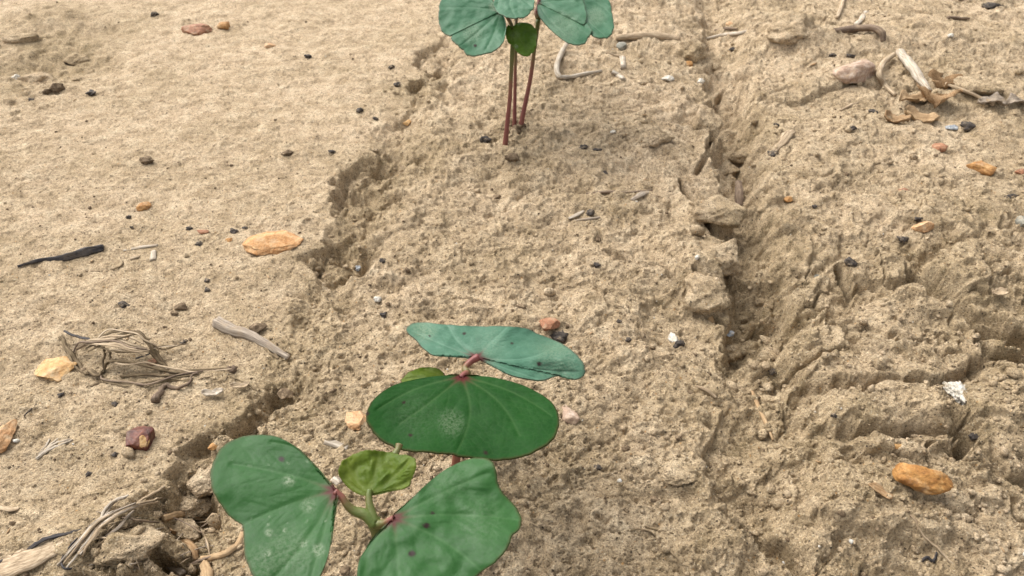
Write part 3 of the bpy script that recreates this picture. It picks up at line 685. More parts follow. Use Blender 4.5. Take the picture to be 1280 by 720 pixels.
stick('root', [(212, 662), (226, 672), (240, 684), (246, 700)], [7, 9, 9, 6], M['leafdry'], 'brown papery root strip over the dark hollow at bottom left', 'root', .8, 20, 8, .25, .5)
stick('root', [(170, 690), (190, 696), (212, 704), (230, 716)], [10, 13, 13, 10], M['wood'], 'grey brown root below the rough clod at bottom left', 'root', .4, 20, 10, .2, .7)
stick('straw', [(0, 634), (12, 637), (24, 636)], [6, 7, 4], M['straw'], 'faint pale straw bit at the left edge above the wood slab', 'straw', .3, flat=.5)
# centre bits
stick('straw', [(406, 551), (420, 556), (434, 561)], [9, 10, 9], M['bone'], 'short striped straw between the left front leaf and the oval leaf', 'straw', .5, 14, 10, .05, .6, .14)
stick('straw', [(417, 598), (425, 604)], [11, 9], M['bone'], 'small white straw chip beside the red base of the left front leaf', 'straw', .5, 8, 10, .1, .6, .1)
lump('bark_chip', 712, 517, 22, 26, M['pink'], 'pale pinkish bark chip on the soil right of the oval leaf', 'bark chip', .3, .3, sub=3, bumpy=.2, cuts=6)
stick('straw', [(711, 273), (720, 269), (729, 264)], [4, 6, 5], M['bone'], 'cream straw sliver on the centre bed, left of a crossing pair', 'straw', .5, flat=.6)
stick('straw', [(718, 276), (734, 274), (750, 272)], [3, 4, 3], M['wood'], 'grey straw sliver on the centre bed, lower of a crossing pair', 'straw', .5)
lump('soil_crumb', 738, 266, 11, 9, M['dark'], 'dark crumb wedged between the crossing straw slivers', 'crumb', .6, 0, sub=3, bumpy=.3, cuts=3, group='dark crumbs on the soil')
stick('straw', [(733, 242), (760, 240), (785, 241), (815, 238)], [2, 4, 4, 3], M['brownwood'], 'long dull brown straw lying across the bed at right of the far seedlings', 'straw', .4)
stick('straw', [(790, 250), (802, 243), (812, 240)], [4, 8, 4], M['wood'], 'short grey chip on the end of the long dull straw', 'straw', .4, flat=.6)
# white root and pale litter behind
stick('root', [(709, 55, .004), (699, 72, .003), (695, 85, .002), (700, 96, .001), (712, 97), (730, 93), (752, 87)], [6, 7, 7, 6, 5, 5, 3], M['bone'], 'white curled root on the soil right of the far seedlings', 'root', .5, 36, 8, .12)
stick('straw', [(758, 66), (770, 70), (781, 71)], [3, 4, 3], M['straw'], 'thin straw joining the white curled bits at top centre', 'straw', .5)
lump('pebble', 777, 59, 15, 11, M['grey'], 'round grey white shell bit above the white straw piece at top centre', 'pebble', .8, 0, sub=3)
stick('straw', [(778, 73), (779, 84)], [8, 7], M['bone'], 'short white straw piece standing below the grey white shell bit', 'straw', .5)
stick('straw', [(765, 90), (773, 95), (779, 99)], [8, 9, 6], M['bone'], 'short pale straw piece right of the white curled root', 'straw', .5, flat=.7)
stick('stick', [(770, 47), (800, 45), (830, 46), (850, 49)], [8, 12, 12, 7], M['straw'], 'pale broad stick at top centre behind the clods', 'stick', .5, 20, 10, .12, .8)
stick('straw', [(884, 48), (905, 44), (928, 41), (945, 35)], [3, 6, 5, 2], M['bone'], 'thin bleached straw at top right of the pale stick', 'straw', .5, 18, 8)
stick('straw', [(893, 38), (908, 36), (922, 36)], [2, 4, 2], M['brownwood'], 'thin dark straw just above the thin bleached straw at top', 'straw', .5)
# top right litter
stick('stick', [(1043, 39, .002), (1065, 36, .003), (1090, 35, .003), (1102, 41, .002), (1104, 52, 0)], [7, 9, 9, 8, 6], M['brownwood'], 'dark brown bent stalk at the top right above the wedge stone', 'stick', .6, 26, 10, .1)
stick('stick', [(1125, 64, .003), (1136, 78, .003), (1148, 95, .002), (1162, 113, 0)], [10, 12, 11, 6], M['bone'], 'thick bleached stalk slanting down at upper right', 'stick', .6, 24, 12, .1, .9, .06)
stick('stalk', [(1118, 68, .002), (1105, 78, .003), (1099, 92, .003), (1106, 106, .002), (1119, 119, 0)], [6, 7, 7, 6, 4], M['straw'], 'thin curved pale stalk left of the thick bleached stalk', 'stalk', .7, 30, 8, .08)
stick('straw', [(1182, 104, .002), (1205, 113, .003), (1225, 122, .002), (1243, 130, .001)], [3, 4, 4, 6], M['straw'], 'thin slanted straw right of the thick bleached stalk', 'straw', .8, 22, 8)
stick('straw', [(1070, 31), (1077, 23), (1083, 14)], [6, 7, 6], M['bone'], 'short pale straw behind the dark bent stalk', 'straw', .5, 12, 8, flat=.6)
stick('straw', [(1046, 22), (1050, 12), (1054, 0), (1056, -12)], [4, 5, 5, 4], M['straw'], 'upright pale straw at the top edge left of the dark bent stalk', 'straw', .8, 14, 8)
stick('straw', [(1185, 22), (1198, 23), (1212, 23)], [4, 5, 2], M['brownwood'], 'short dark straw at the top right corner', 'straw', .5)
stick('straw', [(1050, 138), (1062, 132), (1073, 128)], [3, 4, 2], M['straw'], 'small cream straw below the wedge shaped stone', 'straw', .5)
stick('husk', [(968, 189), (976, 178), (984, 168), (991, 164)], [6, 12, 14, 8], M['straw'], 'pale flat husk right of the narrow upper right furrow', 'husk', .5, 16, 10, .15, .4, .1)
stick('stalk', [(925, 258, .0), (924, 245, .006), (923, 228, .012)], [9, 9, 7], M['brownwood'], 'upright brown stalk stub standing in the right furrow', 'stalk', .2, 14, 10, .15)
# dry leaf scraps by the thick stalk
def mnv(u, v): return np.vectorize(lambda a, b: mn.fractal(Vector((a, b, 0)), .8, 2, 4))(u, v)
def scrap(px, py, wpx, hpx, rot, m, label, seed, lift=.002, curl=.5):
    p = surf(px, py, lift); d = dep(p); a, b = wpx * .85 * d / F / 2, hpx * .8 * d / F / 2 * 1.4; rg = np.random.default_rng(seed)
    nu, nv = 14, 9; u, v = np.meshgrid(np.linspace(-1, 1, nu), np.linspace(-1, 1, nv)); wid = np.sqrt(np.clip(1 - np.abs(u) ** 2.2, .02, 1)) * (1 + .2 * np.sin(u * 5 + seed))
    x, y = a * u, b * v * wid; z = curl * b * (v * v) + .30 * b * np.sin(u * 3 + seed) + .30 * b * mnv(u * 2.6 + seed, v * 2.2)
    c, s = math.cos(rot), math.sin(rot); co = np.stack([x * c - y * s, x * s + y * c, z], -1).reshape(-1, 3)
    me = np_mesh('dry_leaf', co, grid_faces(nv, nu)); fb = me.attributes.new('fibre', 'FLOAT_VECTOR', 'POINT')
    fb.data.foreach_set('vector', np.stack([y, z, x], -1).reshape(-1).astype(np.float32))
    o = link('dry_leaf', me, m); o.location = p; sm = o.modifiers.new('thickness', 'SOLIDIFY'); sm.thickness = .0004
    return tag(o, label, 'dry leaf')
for k, a in enumerate([
    (1168, 125, 34, 40, 1.3, M['leafdry'], 'curled brown dry leaf at the lower end of the thick bleached stalk'),
    (1140, 125, 44, 20, .3, M['root'], 'pale tan dry leaf scrap left of the curled brown leaf'),
    (1150, 148, 46, 22, -.5, M['root'], 'crumpled tan leaf scrap below the curled brown leaf'),
    (1120, 150, 34, 18, -.7, M['leafdry'], 'narrow brown leaf scrap at the left end of the leaf litter'),
    (1178, 105, 16, 30, 1.2, M['leafdry'], 'small upright brown leaf tip beside the thick bleached stalk'),
    (1240, 128, 36, 18, -.4, M['wood'], 'grey dry leaf scrap at the lower end of the thin slanted straw'),
    (1270, 128, 30, 16, .2, M['wood'], 'grey leaf scrap at the right edge beside the clods'),
    (1100, 614, 34, 9, -.75, M['leafdry'], 'narrow brown leaf scrap at the left end of the elongated orange stone'),
    (300, 482, 26, 8, .2, M['straw'], 'cream curled chaff scrap right of the dry grass tuft, upper one'),
    (266, 491, 30, 9, .1, M['bone'], 'cream curled chaff scrap below the right end of the dry grass tuft'),
    (1250, 366, 22, 10, .1, M['straw'], 'small cream chaff flake near the right edge'),
 ]): scrap(*a, seed=40 + k)
stick('straw', [(940, 489), (945, 502), (954, 522), (966, 550)], [4, 6, 6, 3], M['root'], 'tan dry stem lying in the shallow lower end of the right furrow', 'straw', .7, 20, 8, .1, .7)
stick('straw', [(1109, 436), (1122, 427), (1140, 419)], [2, 3, 2], M['straw'], 'thin cream straw on top of the cracked mound', 'straw', .6)
stick('rootlet', [(770, 666), (790, 664), (810, 664), (826, 676), (842, 694), (852, 706)], [1.5, 2, 2.2, 2, 1.4], M['grass'], 'thin forked rootlet on the bed at lower centre right', 'rootlet', .8, 30, 6)
stick('rootlet', [(806, 658), (822, 662), (842, 667)], [1.4, 2, 1.4], M['grass'], 'thin straight rootlet above the forked rootlet', 'rootlet', .8, 14, 6)
stick('rootlet', [(1128, 640), (1146, 652), (1158, 672), (1172, 688), (1192, 703)], [2, 3, 3, 2], M['straw'], 'pale rootlet in the soil below the elongated orange stone', 'rootlet', .5, 26, 6)
stick('rootlet', [(1152, 699), (1165, 700), (1172, 694)], [3, 4, 2], M['char'], 'short black rootlet near the bottom right', 'rootlet', .6, 14, 6)
stick('rootlet', [(286, 470), (302, 476), (318, 487), (334, 499)], [1.6, 2.2, 1.6], M['grass'], 'thin dark rootlet right of the dry grass tuft', 'rootlet', .9, 22, 6)
stick('rootlet', [(192, 499), (210, 486), (230, 479), (250, 470)], [9, 5, 3, 2], M['brownwood'], 'brown tapered rootlet below the dry grass tuft', 'rootlet', .6, 22, 7)
stick('rootlet', [(30, 520), (38, 512), (46, 505)], [1.5, 2, 1.4], M['char'], 'short thin black fibre left of the dark red stone', 'rootlet', .8, 12, 6)
stick('straw', [(870, 483), (882, 487), (895, 497)], [3, 5, 4], M['straw'], 'faint straw on the left slope beside the tan dry stem', 'straw', .4)
lump('bird_dropping', 1198, 491, 40, 34, M['white'], 'white chalky bird dropping on the mound right of the deep crack', 'dropping', .34, .2, sub=5, bumpy=.50, cuts=2, sink=.08, freq=3.2)
lump('bird_dropping', 1184, 478, 22, 12, M['brown'], 'dark brown crumbly lump touching the white dropping', 'crumb', .5, .2, sub=3, bumpy=.45, cuts=2, sink=.1, smooth=False)

# tuft of dry grass
p0 = surf(160, 470); tuft = tag(empty('dead_grass_tuft', p0), 'tangled tuft of dry brown grass lying on the soil at left', 'dry grass')
G, S_ = M['grass'], M['straw']
TU = [([(80, 414, .004), (96, 420, .006), (110, 424, .007), (122, 424, .008)], 3, M['char']), ([(76, 420, .004), (82, 432, .003), (92, 446, .002), (100, 458, 0), (108, 468)], 4, G),
 ([(78, 422, .003), (84, 440, .002), (94, 452, 0), (98, 462)], 2.5, M['char']), ([(94, 442, .002), (100, 432, .006), (116, 425, .009), (140, 424, .010), (164, 430, .008), (186, 438, .005)], 3.5, S_),
 ([(96, 438, .003), (112, 430, .007), (140, 430, .010), (168, 437, .008), (190, 440, .004)], 3, S_), ([(108, 436, .005), (130, 426, .009), (150, 418, .010), (172, 416, .010), (184, 424, .008)], 2.6, G),
 ([(120, 424, .008), (136, 416, .010), (158, 414, .011), (174, 416, .010), (182, 424, .008), (192, 436, .005), (204, 454, .001), (212, 462, 0)], 3, G), ([(122, 432, .008), (140, 440, .008), (160, 438, .007), (184, 440, .006)], 2.4, G),
 ([(176, 418, .009), (186, 432, .007), (196, 448, .003), (208, 460, 0)], 4, G), ([(131, 434, .008), (130, 446, .004), (129, 460, 0)], 2.6, G), ([(138, 438, .008), (136, 452, .004), (128, 466, 0)], 3, G),
 ([(132, 440, .008), (145, 439, .009), (170, 440, .007), (200, 433, .004), (222, 431, .002)], 2, G), ([(190, 432, .006), (204, 436, .003), (222, 432, .002), (236, 429, .001)], 2, G),
 ([(140, 452, .004), (160, 452, .005), (180, 456, .004), (200, 461, .002), (222, 466), (240, 464), (265, 461), (296, 458)], 3, G), ([(128, 464, 0), (136, 452, .005), (148, 451, .005), (170, 455, .004)], 3.4, G),
 ([(124, 470), (134, 478), (160, 480), (190, 477), (220, 472), (252, 466)], 3, G), ([(112, 462, 0), (120, 468, .002), (128, 466)], 5, G), ([(126, 472), (150, 482), (180, 480), (210, 476), (240, 474), (262, 471)], 2, G),
 ([(170, 448, .004), (182, 444, .004), (192, 440, .004)], 1.8, M['char']), ([(200, 462), (216, 464, .001), (236, 467)], 4, G), ([(122, 428, .008), (150, 434, .009), (176, 443, .006), (190, 450, .003)], 2.2, S_), ([(110, 430, .007), (134, 421, .010), (160, 421, .011), (180, 430, .008)], 2.4, S_),
 ([(150, 470), (180, 468, .001), (205, 470), (232, 466)], 3, G), ([(286, 460), (291, 463), (296, 461)], 6, M['brownwood']), ([(130, 478), (120, 480), (108, 484)], 2, G)]
rt_ = random.Random(3)
for pts, w, m in list(TU):
    if len(pts) > 4: TU.append(([(q[0] + rt_.uniform(-5, 5), q[1] + rt_.uniform(-4, 4), (q[2] if len(q) > 2 else 0) + rt_.uniform(0, .0015)) for q in pts], w * .7, rt_.choice([G, G, S_, M['brownwood']])))
for pts, w, m in TU:
    o = stick('dry_blade', pts, [w * .8, w, w * .6], m, None, None, .5, sides=6, irr=.15, flat=.6)
    o.data.transform(__import__('mathutils').Matrix.Translation(-Vector(p0))); o.parent = tuft

# ------------------------------------------------------------------ seedlings
def leaf_material(name, deep, pale, vein, gloss=.42, bumps=.00025, quilt=0.0, transl=.16, spec=.18):
    m, n, l, b = mat(name)
    a = n.new('ShaderNodeAttribute'); a.attribute_name = 'tint'; s = n.new('ShaderNodeSeparateColor'); l.new(a.outputs['Color'], s.inputs[0])
    fl = n.new('ShaderNodeAttribute'); fl.attribute_name = 'fibre'; vec = fl.outputs['Vector']
    f1 = nz(n, l, 70, 4, .6, vec); f2 = nz(n, l, 900, 3, .7, vec)
    col = ramp(n, l, f1, [(.36, deep), (.64, pale)])
    col = mix(n, l, col, ramp(n, l, f2, [(.3, .92), (.7, 1.07)]), 1.0, 'MULTIPLY')
    v = n.new('ShaderNodeTexVoronoi'); v.feature = 'DISTANCE_TO_EDGE'; v.inputs['Scale'].default_value = 520; l.new(vec, v.inputs['Vector'])
    cell = ramp(n, l, v.outputs['Distance'], [(0.0, 1.0), (.12, 0.0)])
    col = mix(n, l, col, vein, math_(n, l, 'MULTIPLY', cell, .10))
    col = mix(n, l, col, vein, math_(n, l, 'MULTIPLY', s.outputs[0], .42))
    dust = math_(n, l, 'MULTIPLY', a.outputs['Alpha'], ramp(n, l, nz(n, l, 1100, 4, .75, vec), [(.40, 0.0), (.60, 1.0)]))
    col = mix(n, l, col, (.30, .34, .24), dust)
    col = mix(n, l, col, (.080, .010, .014), s.outputs[1]); col = mix(n, l, col, (.022, .010, .010), s.outputs[2])
    l.new(col, b.inputs['Base Color']); b.inputs['Specular IOR Level'].default_value = spec
    l.new(ramp(n, l, f2, [(.3, gloss - .06), (.7, gloss + .1)]), b.inputs['Roughness'])
    hgt = math_(n, l, 'SUBTRACT', v.outputs['Distance'], math_(n, l, 'MULTIPLY', s.outputs[0], .12))
    nb = bump(n, l, hgt, bumps, .25)
    nb = bump(n, l, nz(n, l, 330, 3, .6, vec), .0005 + quilt, .30, nb); l.new(nb, b.inputs['Normal'])
    tr = n.new('ShaderNodeBsdfTranslucent'); l.new(mix(n, l, col, (.5, .75, .12), .25), tr.inputs[0])
    ms = n.new('ShaderNodeMixShader'); ms.inputs[0].default_value = transl; l.new(b.outputs[0], ms.inputs[1]); l.new(tr.outputs[0], ms.inputs[2])
    l.new(ms.outputs[0], n['Material Output'].inputs[0]); return m
L_front = leaf_material('front_leaf', (.018, .072, .015), (.0245, .089, .020), (.060, .138, .048))
L_oval = leaf_material('oval_leaf', (.0075, .044, .0065), (.0110, .057, .009), (.060, .120, .040), .55, spec=.07)
L_back = leaf_material('bluish_leaf', (.042, .122, .072), (.064, .156, .100), (.15, .27, .19), .40, spec=.20)
L_far = leaf_material('far_leaf', (.030, .104, .048), (.050, .142, .074), (.14, .25, .155), .42, spec=.20)
L_young = leaf_material('young_leaf', (.070, .122, .010), (.150, .195, .026), (.17, .21, .05), .42, .0004, .0010, .38)

L_youngfar = leaf_material('bright_young_leaf', (.075, .150, .018), (.115, .200, .030), (.18, .25, .07), .42, .0004, .0008, .5)
def stem_material():
    m, n, l, b = mat('stem'); a = n.new('ShaderNodeAttribute'); a.attribute_name = 'redness'
    fl = n.new('ShaderNodeAttribute'); fl.attribute_name = 'fibre'
    x = nz(n, l, 500, 4, .7, fl.outputs['Vector'])
    f = math_(n, l, 'ADD', a.outputs['Fac'], math_(n, l, 'MULTIPLY_ADD', x, .5)); f.node.use_clamp = True
    f.node.inputs[1].links[0].from_node.inputs[2].default_value = -.25
    col = ramp(n, l, f, [(0.0, (.075, .110, .016)), (.35, (.115, .092, .024)), (.65, (.175, .062, .036)), (1.0, (.150, .034, .030))])
    l.new(col, b.inputs['Base Color']); b.inputs['Roughness'].default_value = .5
    l.new(bump(n, l, x, .0004, .6), b.inputs['Normal']); return m
STEM = stem_material()
def stem_part(name, P, rad, red, parent, seed=1, n=26):
    me = tube_mesh(name, catmull(P, n), rad, 12, .04, 1, seed); co = np.empty(len(me.vertices) * 3); me.vertices.foreach_get('co', co)
    r = np.repeat(np.interp(np.linspace(0, 1, n), np.linspace(0, 1, len(red)), red), 12)
    a = me.attributes.new('redness', 'FLOAT', 'POINT'); a.data.foreach_set('value', r.astype(np.float32))
    me.transform(__import__('mathutils').Matrix.Translation(-Vector(parent.location))); return link(name, me, STEM, parent)

def leaf(parent, name, m, J, depth, nrm, out, prim, spots=(), dust=(), cup=0., droop=0., crease=None, ripple=.0005, red=.0045, NT=300, NS=56, quilt=0., label=None, seed=1, side=.45, edge=.35):
    """a leaf blade whose outline is given from its petiole round to its petiole; a curved sheet with its own depth and thickness"""
    nrm = np.array(nrm, float); nrm /= np.linalg.norm(nrm)
    J3 = CAM + ray(*J) * depth
    def hit(px, py, off=0.0):
        r = FWD[None] + np.outer((px - 640) / F, [1, 0, 0]) + np.outer((360 - py) / F, UP)
        t = ((J3 - CAM) @ nrm + off) / (r @ nrm); return CAM + r * t[:, None]
    rg0 = np.random.default_rng(seed + 90); op = catmull(np.array([(a, b, 0.) for a, b in [J] + list(out) + [J]]), NT)[:, :2]
    e = np.linspace(0, 1, NT); wig = sum(np.sin(e * 6.283 * f_ + rg0.uniform(0, 6.3)) * a_ for f_, a_ in ((9, .55), (17, .4), (31, .3), (53, .22), (88, .14))) * np.sin(np.pi * e) ** .5
    od = op - np.array(J); op = op + od / (np.linalg.norm(od, axis=1)[:, None] + 1) * wig[:, None] * .8; rg = np.random.default_rng(seed)
    s = np.linspace(0, 1, NS) ** .8
    PX = J[0] + (op[:, 0] - J[0])[:, None] * s; PY = J[1] + (op[:, 1] - J[1])[:, None] * s
    px, py = PX.ravel(), PY.ravel()
    tipq = hit(np.array([prim[0][0]]), np.array([prim[0][1]]))[0]; ax = tipq - J3; L = np.linalg.norm(ax); ax /= L; ay = np.cross(nrm, ax)
    def uv(X): d = X - J3; return d @ ax, d @ ay
    flat = hit(px, py); u0, v0 = uv(flat); segs = []
    for k, q in enumerate(prim):
        w = hit(np.array([q[0]]), np.array([q[1]]))[0]; qu, qv = uv(w[None]); q2 = np.array([qu[0], qv[0]]); ln = np.linalg.norm(q2); dr_ = q2 / ln
        pts = [np.zeros(2)]; bend = rg.normal(0, .05) + .06 * np.sign(qv[0]) * (k > 0)
        for t in np.linspace(.12, 1, 9): pts.append(dr_ * ln * t + np.array([-dr_[1], dr_[0]]) * ln * bend * math.sin(t * math.pi))
        segs.append((np.array(pts), .00042, .9))
        for t in (.30, .46, .60, .74, .86):
            for sg in (-1, 1):
                i = int(t * 9); b0 = pts[i]; an = sg * (.75 + rg.normal(0, .08)); c, s_ = math.cos(an), math.sin(an)
                d2 = np.array([dr_[0] * c - dr_[1] * s_, dr_[0] * s_ + dr_[1] * c]); l2 = ln * (.34 - .10 * t) * rg.uniform(.8, 1.25)
                segs.append((np.array([b0, b0 + d2 * l2 * .5, b0 + d2 * l2 + dr_ * l2 * .15]), .00020, .26))
    vein = np.zeros(len(px)); pv = np.zeros(len(px)); rr = np.hypot(u0, v0)
    for pts, w, am in segs:
        d = segdist(u0, v0, pts); wl_ = w * (1.25 - .7 * np.clip(rr / (L * 1.05), 0, 1))
        vein = np.maximum(vein, am * np.exp(-(d / wl_) ** 2)); pv = np.maximum(pv, am * np.exp(-(d / (wl_ * 3.5)) ** 2))
    un, vn = u0 / L, v0 / L
    disp = L * (cup * vn ** 2 - droop * np.clip(un, -1, 2) ** 2)
    if crease is not None: disp = disp + L * crease * (np.sqrt(vn ** 2 + .003) - .055)
    sc = 1. / L
    disp = disp + ripple * fbm(u0 + seed, v0, .014, 500 + seed, 3) * np.clip(rr / .006, 0, 1) + ripple * 1.4 * np.clip(rr / L, 0, 1.3) ** 3 * np.sin(np.arctan2(v0, u0) * 7 + seed)
    disp = disp + ripple * .5 * fbm(u0 * .7 + seed, v0, .0075, 540 + seed, 2) * np.clip(rr / .01, 0, 1) - .00030 * pv * (1 - sst(.85, 1, np.tile(s, NT))) * np.clip(rr / .004, .2, 1) + quilt * (1 - pv) * (.5 + fbm(u0, v0, .0045, 700 + seed, 2))
    X = hit(px, py, disp)
    redm = .95 * np.exp(-(rr / (red * .75)) ** 2) + .6 * np.exp(-(rr / (red * 1.5)) ** 2) * np.clip(vein * 1.3, 0, 1)
    S = np.tile(s, NT); redm = np.maximum(redm, edge * sst(.975, .995, S))
    sp = np.zeros(len(px)); ds = np.zeros(len(px))
    for a, b, r_ in spots: sp = np.maximum(sp, 1 - sst(.65, 1.1, np.hypot(px - a, (py - b) * 1.15) / r_ + .12 * fbm(u0, v0, .002, 800, 2)))
    for a, b, r_, am in dust: ds = np.maximum(ds, am * (1 - sst(.3, 1.1, np.hypot(px - a, py - b) / r_)))
    me = np_mesh(name, X - np.array(parent.location), grid_faces(NT, NS))
    me.attributes.new('tint', 'FLOAT_COLOR', 'POINT').data.foreach_set('color', np.stack([vein, np.clip(redm, 0, .92), sp, ds], -1).astype(np.float32).ravel())
    me.attributes.new('fibre', 'FLOAT_VECTOR', 'POINT').data.foreach_set('vector', np.stack([u0 + seed, v0, 0 * u0], -1).astype(np.float32).ravel())
    o = link(name, me, m, parent)
    mid = len(me.polygons) // 2
    if sum(me.polygons[i].normal.dot(Vector(nrm)) for i in range(mid, mid + 60)) < 0: me.flip_normals()
    so = o.modifiers.new('thickness', 'SOLIDIFY'); so.thickness = .00045; so.offset = -1
    if label: o['label'] = label
    return o
def at(px, py, d): return CAM + ray(px, py) * d

# --- middle seedling (oval leaf and bluish back leaf)
dA = .238
bA = surf(560, 628); bA[2] = hz(bA[0], bA[1]) - .001
sA = tag(empty('seedling', bA), 'seedling with a wide dark green oval leaf and a bluish leaf behind it', 'seedling')
nA = at(584, 466, dA + .004)
stem_part('stem', [bA, bA + (nA - bA) * .35 + np.array([.0006, 0, 0]), bA + (nA - bA) * .7, nA], [.0016, .0015, .0014, .0013], [.9, .7, .55, .35], sA, 3)
stem_part('petiole', [nA, at(581, 460, dA + .006), at(588, 452, dA + .008), at(598, 446, dA + .009)], [.0012, .0010, .0011, .0013], [.3, .45, .9, 1], sA, 4, 16)
stem_part('petiole', [nA, at(580, 468, dA + .002), at(576, 472, dA)], [.0011, .0010, .0009], [.4, .8, 1], sA, 5, 12)
leaf(sA, 'cotyledon', L_back, (596, 447), dA + .009, (.10, .16, 1),
     [(584, 447), (572, 443), (553, 444), (540, 443), (528, 434), (520, 424), (511, 417), (508, 411), (514, 405), (530, 403), (555, 405), (580, 407), (610, 408),
      (640, 408), (657, 410), (672, 417), (690, 424), (712, 435), (726, 449), (731, 460), (730, 469), (722, 474), (714, 473), (709, 470), (696, 470), (680, 475), (664, 474),
      (640, 469), (624, 461), (610, 453), (602, 449)],
     [(634, 409), (560, 406), (516, 414), (700, 430), (726, 465), (672, 474)], spots=((537, 420, 1.6), (580, 417, 2.4), (674, 455, 3.4), (640, 429, 2)),
     dust=((700, 452, 40, .25), (530, 412, 20, .35), (610, 430, 30, .15)), cup=-.06, droop=.05, ripple=.0006, red=.0036, label='bluish green back leaf with a drooping right wing', seed=2)
leaf(sA, 'cotyledon', L_oval, (577, 471), dA, (0, .10, 1),
     [(568, 469), (545, 470), (520, 474), (496, 480), (477, 490), (464, 503), (458, 518), (461, 532), (472, 546), (492, 558), (515, 564), (545, 566), (562, 567),
      (578, 571), (604, 574), (632, 574), (658, 569), (680, 558), (694, 544), (699, 528), (696, 512), (684, 498), (664, 486), (640, 477), (612, 471), (588, 470)],
     [(571, 566), (500, 530), (472, 512), (650, 545), (690, 520)], spots=((459, 517, 3.2), (505, 503, 2.6), (513, 544, 3), (607, 566, 3.2)),
     dust=((564, 528, 22, .22), (520, 520, 40, .06)), cup=.05, droop=.03, ripple=.0004, red=.0030, label='wide dark green oval leaf', seed=3)
leaf(sA, 'young_leaf', L_young, (556, 474), dA + .012, (0, .1, 1),
     [(553, 465), (545, 460), (530, 459), (515, 463), (505, 470), (501, 478), (510, 484), (535, 482), (552, 479)], [(503, 474), (530, 462), (530, 482)], NT=120, NS=24, red=.0008, seed=4, edge=.8, label='small yellow green young leaf')
stem_part('petiole', [nA, at(572, 474, dA + .008), at(556, 474, dA + .012)], [.0007, .0006, .0005], [.2, .1, 0], sA, 6, 10)

# --- front seedling
dB = .196
bB = surf(505, 792); bB[2] = hz(bB[0], bB[1]) - .001
sB = tag(empty('seedling', bB), 'nearest seedling with two big green leaves and a puckered young leaf between them', 'seedling')
nB = at(468, 652, dB)
stem_part('stem', [bB, bB + (nB - bB) * .4, bB + (nB - bB) * .8, nB], [.0017, .0016, .0016, .0018], [.8, .6, .3, .05], sB, 13)
stem_part('petiole', [at(470, 656, dB), at(458, 644, dB), at(442, 638, dB - .0005), at(433, 630, dB - .001), at(427, 621, dB - .001), at(418, 614, dB - .001)], [.0018, .0016, .0012, .0010, .0009, .0009], [.0, .05, .12, .3, .65, .9], sB, 14, 22)
stem_part('petiole', [at(468, 654, dB), at(463, 636, dB + .001), at(461, 622, dB + .002), at(462, 612, dB + .003)], [.0017, .0012, .0009, .0008], [.05, .1, .15, 0], sB, 15, 16)
stem_part('petiole', [at(468, 656, dB), at(480, 654, dB - .001), at(492, 648, dB - .002)], [.0014, .0010, .0008], [.05, .3, .85], sB, 16, 14)
leaf(sB, 'cotyledon', L_front, (420, 613), dB - .001, (.06, -.04, 1),
     [(412, 606), (400, 591), (384, 573), (366, 556), (346, 546), (322, 543), (298, 547), (280, 557), (268, 573), (263, 592), (266, 612), (276, 632), (290, 648), (303, 657),
      (304, 672), (307, 696), (318, 722), (336, 744), (362, 752), (386, 742), (402, 716), (411, 690), (415, 660), (419, 634), (421, 622)],
     [(303, 657), (290, 580), (340, 553), (330, 735), (385, 738)], spots=((352, 574, 4.5), (352, 574, 3)),
     dust=((398, 688, 11, .5), (336, 666, 6, .7), (334, 692, 6, .8), (379, 679, 7, .6), (361, 601, 9, .6), (385, 632, 12, .35), (356, 663, 4, .6), (330, 702, 30, .2), (360, 690, 40, .18)) + tuple((290 + (k * 47) % 118, 575 + (k * 71) % 140, 1.5 + (k % 3) * .5, .55) for k in range(12)),
     crease=.08, droop=0, cup=-.01, ripple=.0003, red=.0034, seed=5, label='large left leaf of two lobes with pale dust flecks')
leaf(sB, 'cotyledon', L_front, (492, 648), dB - .002, (-.05, .02, 1),
     [(494, 642), (510, 628), (530, 608), (552, 590), (574, 578), (594, 572), (610, 574), (619, 584), (623, 604), (632, 620), (645, 634), (652, 648), (650, 660), (641, 668),
      (636, 682), (622, 700), (600, 716), (570, 740), (530, 756), (490, 758), (460, 748), (447, 730), (448, 704), (456, 688), (470, 670), (484, 656)],
     [(600, 712), (608, 592), (647, 650), (500, 752), (455, 735)], spots=((533, 657, 5), (515, 692, 5.5), (541, 641, 3), (515, 692, 5)),
     dust=((560, 600, 40, .08), (600, 650, 40, .08)), crease=-.06, droop=.05, cup=.02, ripple=.0009, red=.0028, seed=6, label='large right leaf with dark spots')
leaf(sB, 'young_leaf', L_young, (462, 618), dB + .003, (0, -.30, 1),
     [(448, 616), (434, 607), (425, 595), (424, 585), (431, 575), (443, 567), (460, 563), (478, 564), (494, 567), (510, 569), (519, 575), (520, 585), (515, 598), (509, 608), (490, 612), (474, 616)],
     [(475, 564), (432, 578), (512, 575), (428, 598), (514, 600)], NT=180, NS=44, ripple=.0005, red=.0006, quilt=.0009, seed=7, edge=.15, cup=.12, label='small puckered yellow green young leaf')
stem_part('leaf_tip', [at(493, 569, dB + .012), at(497, 562, dB + .013), at(499, 556, dB + .014)], [.0011, .0008, .0011], [.1, .25, .4], sB, 17, 10)

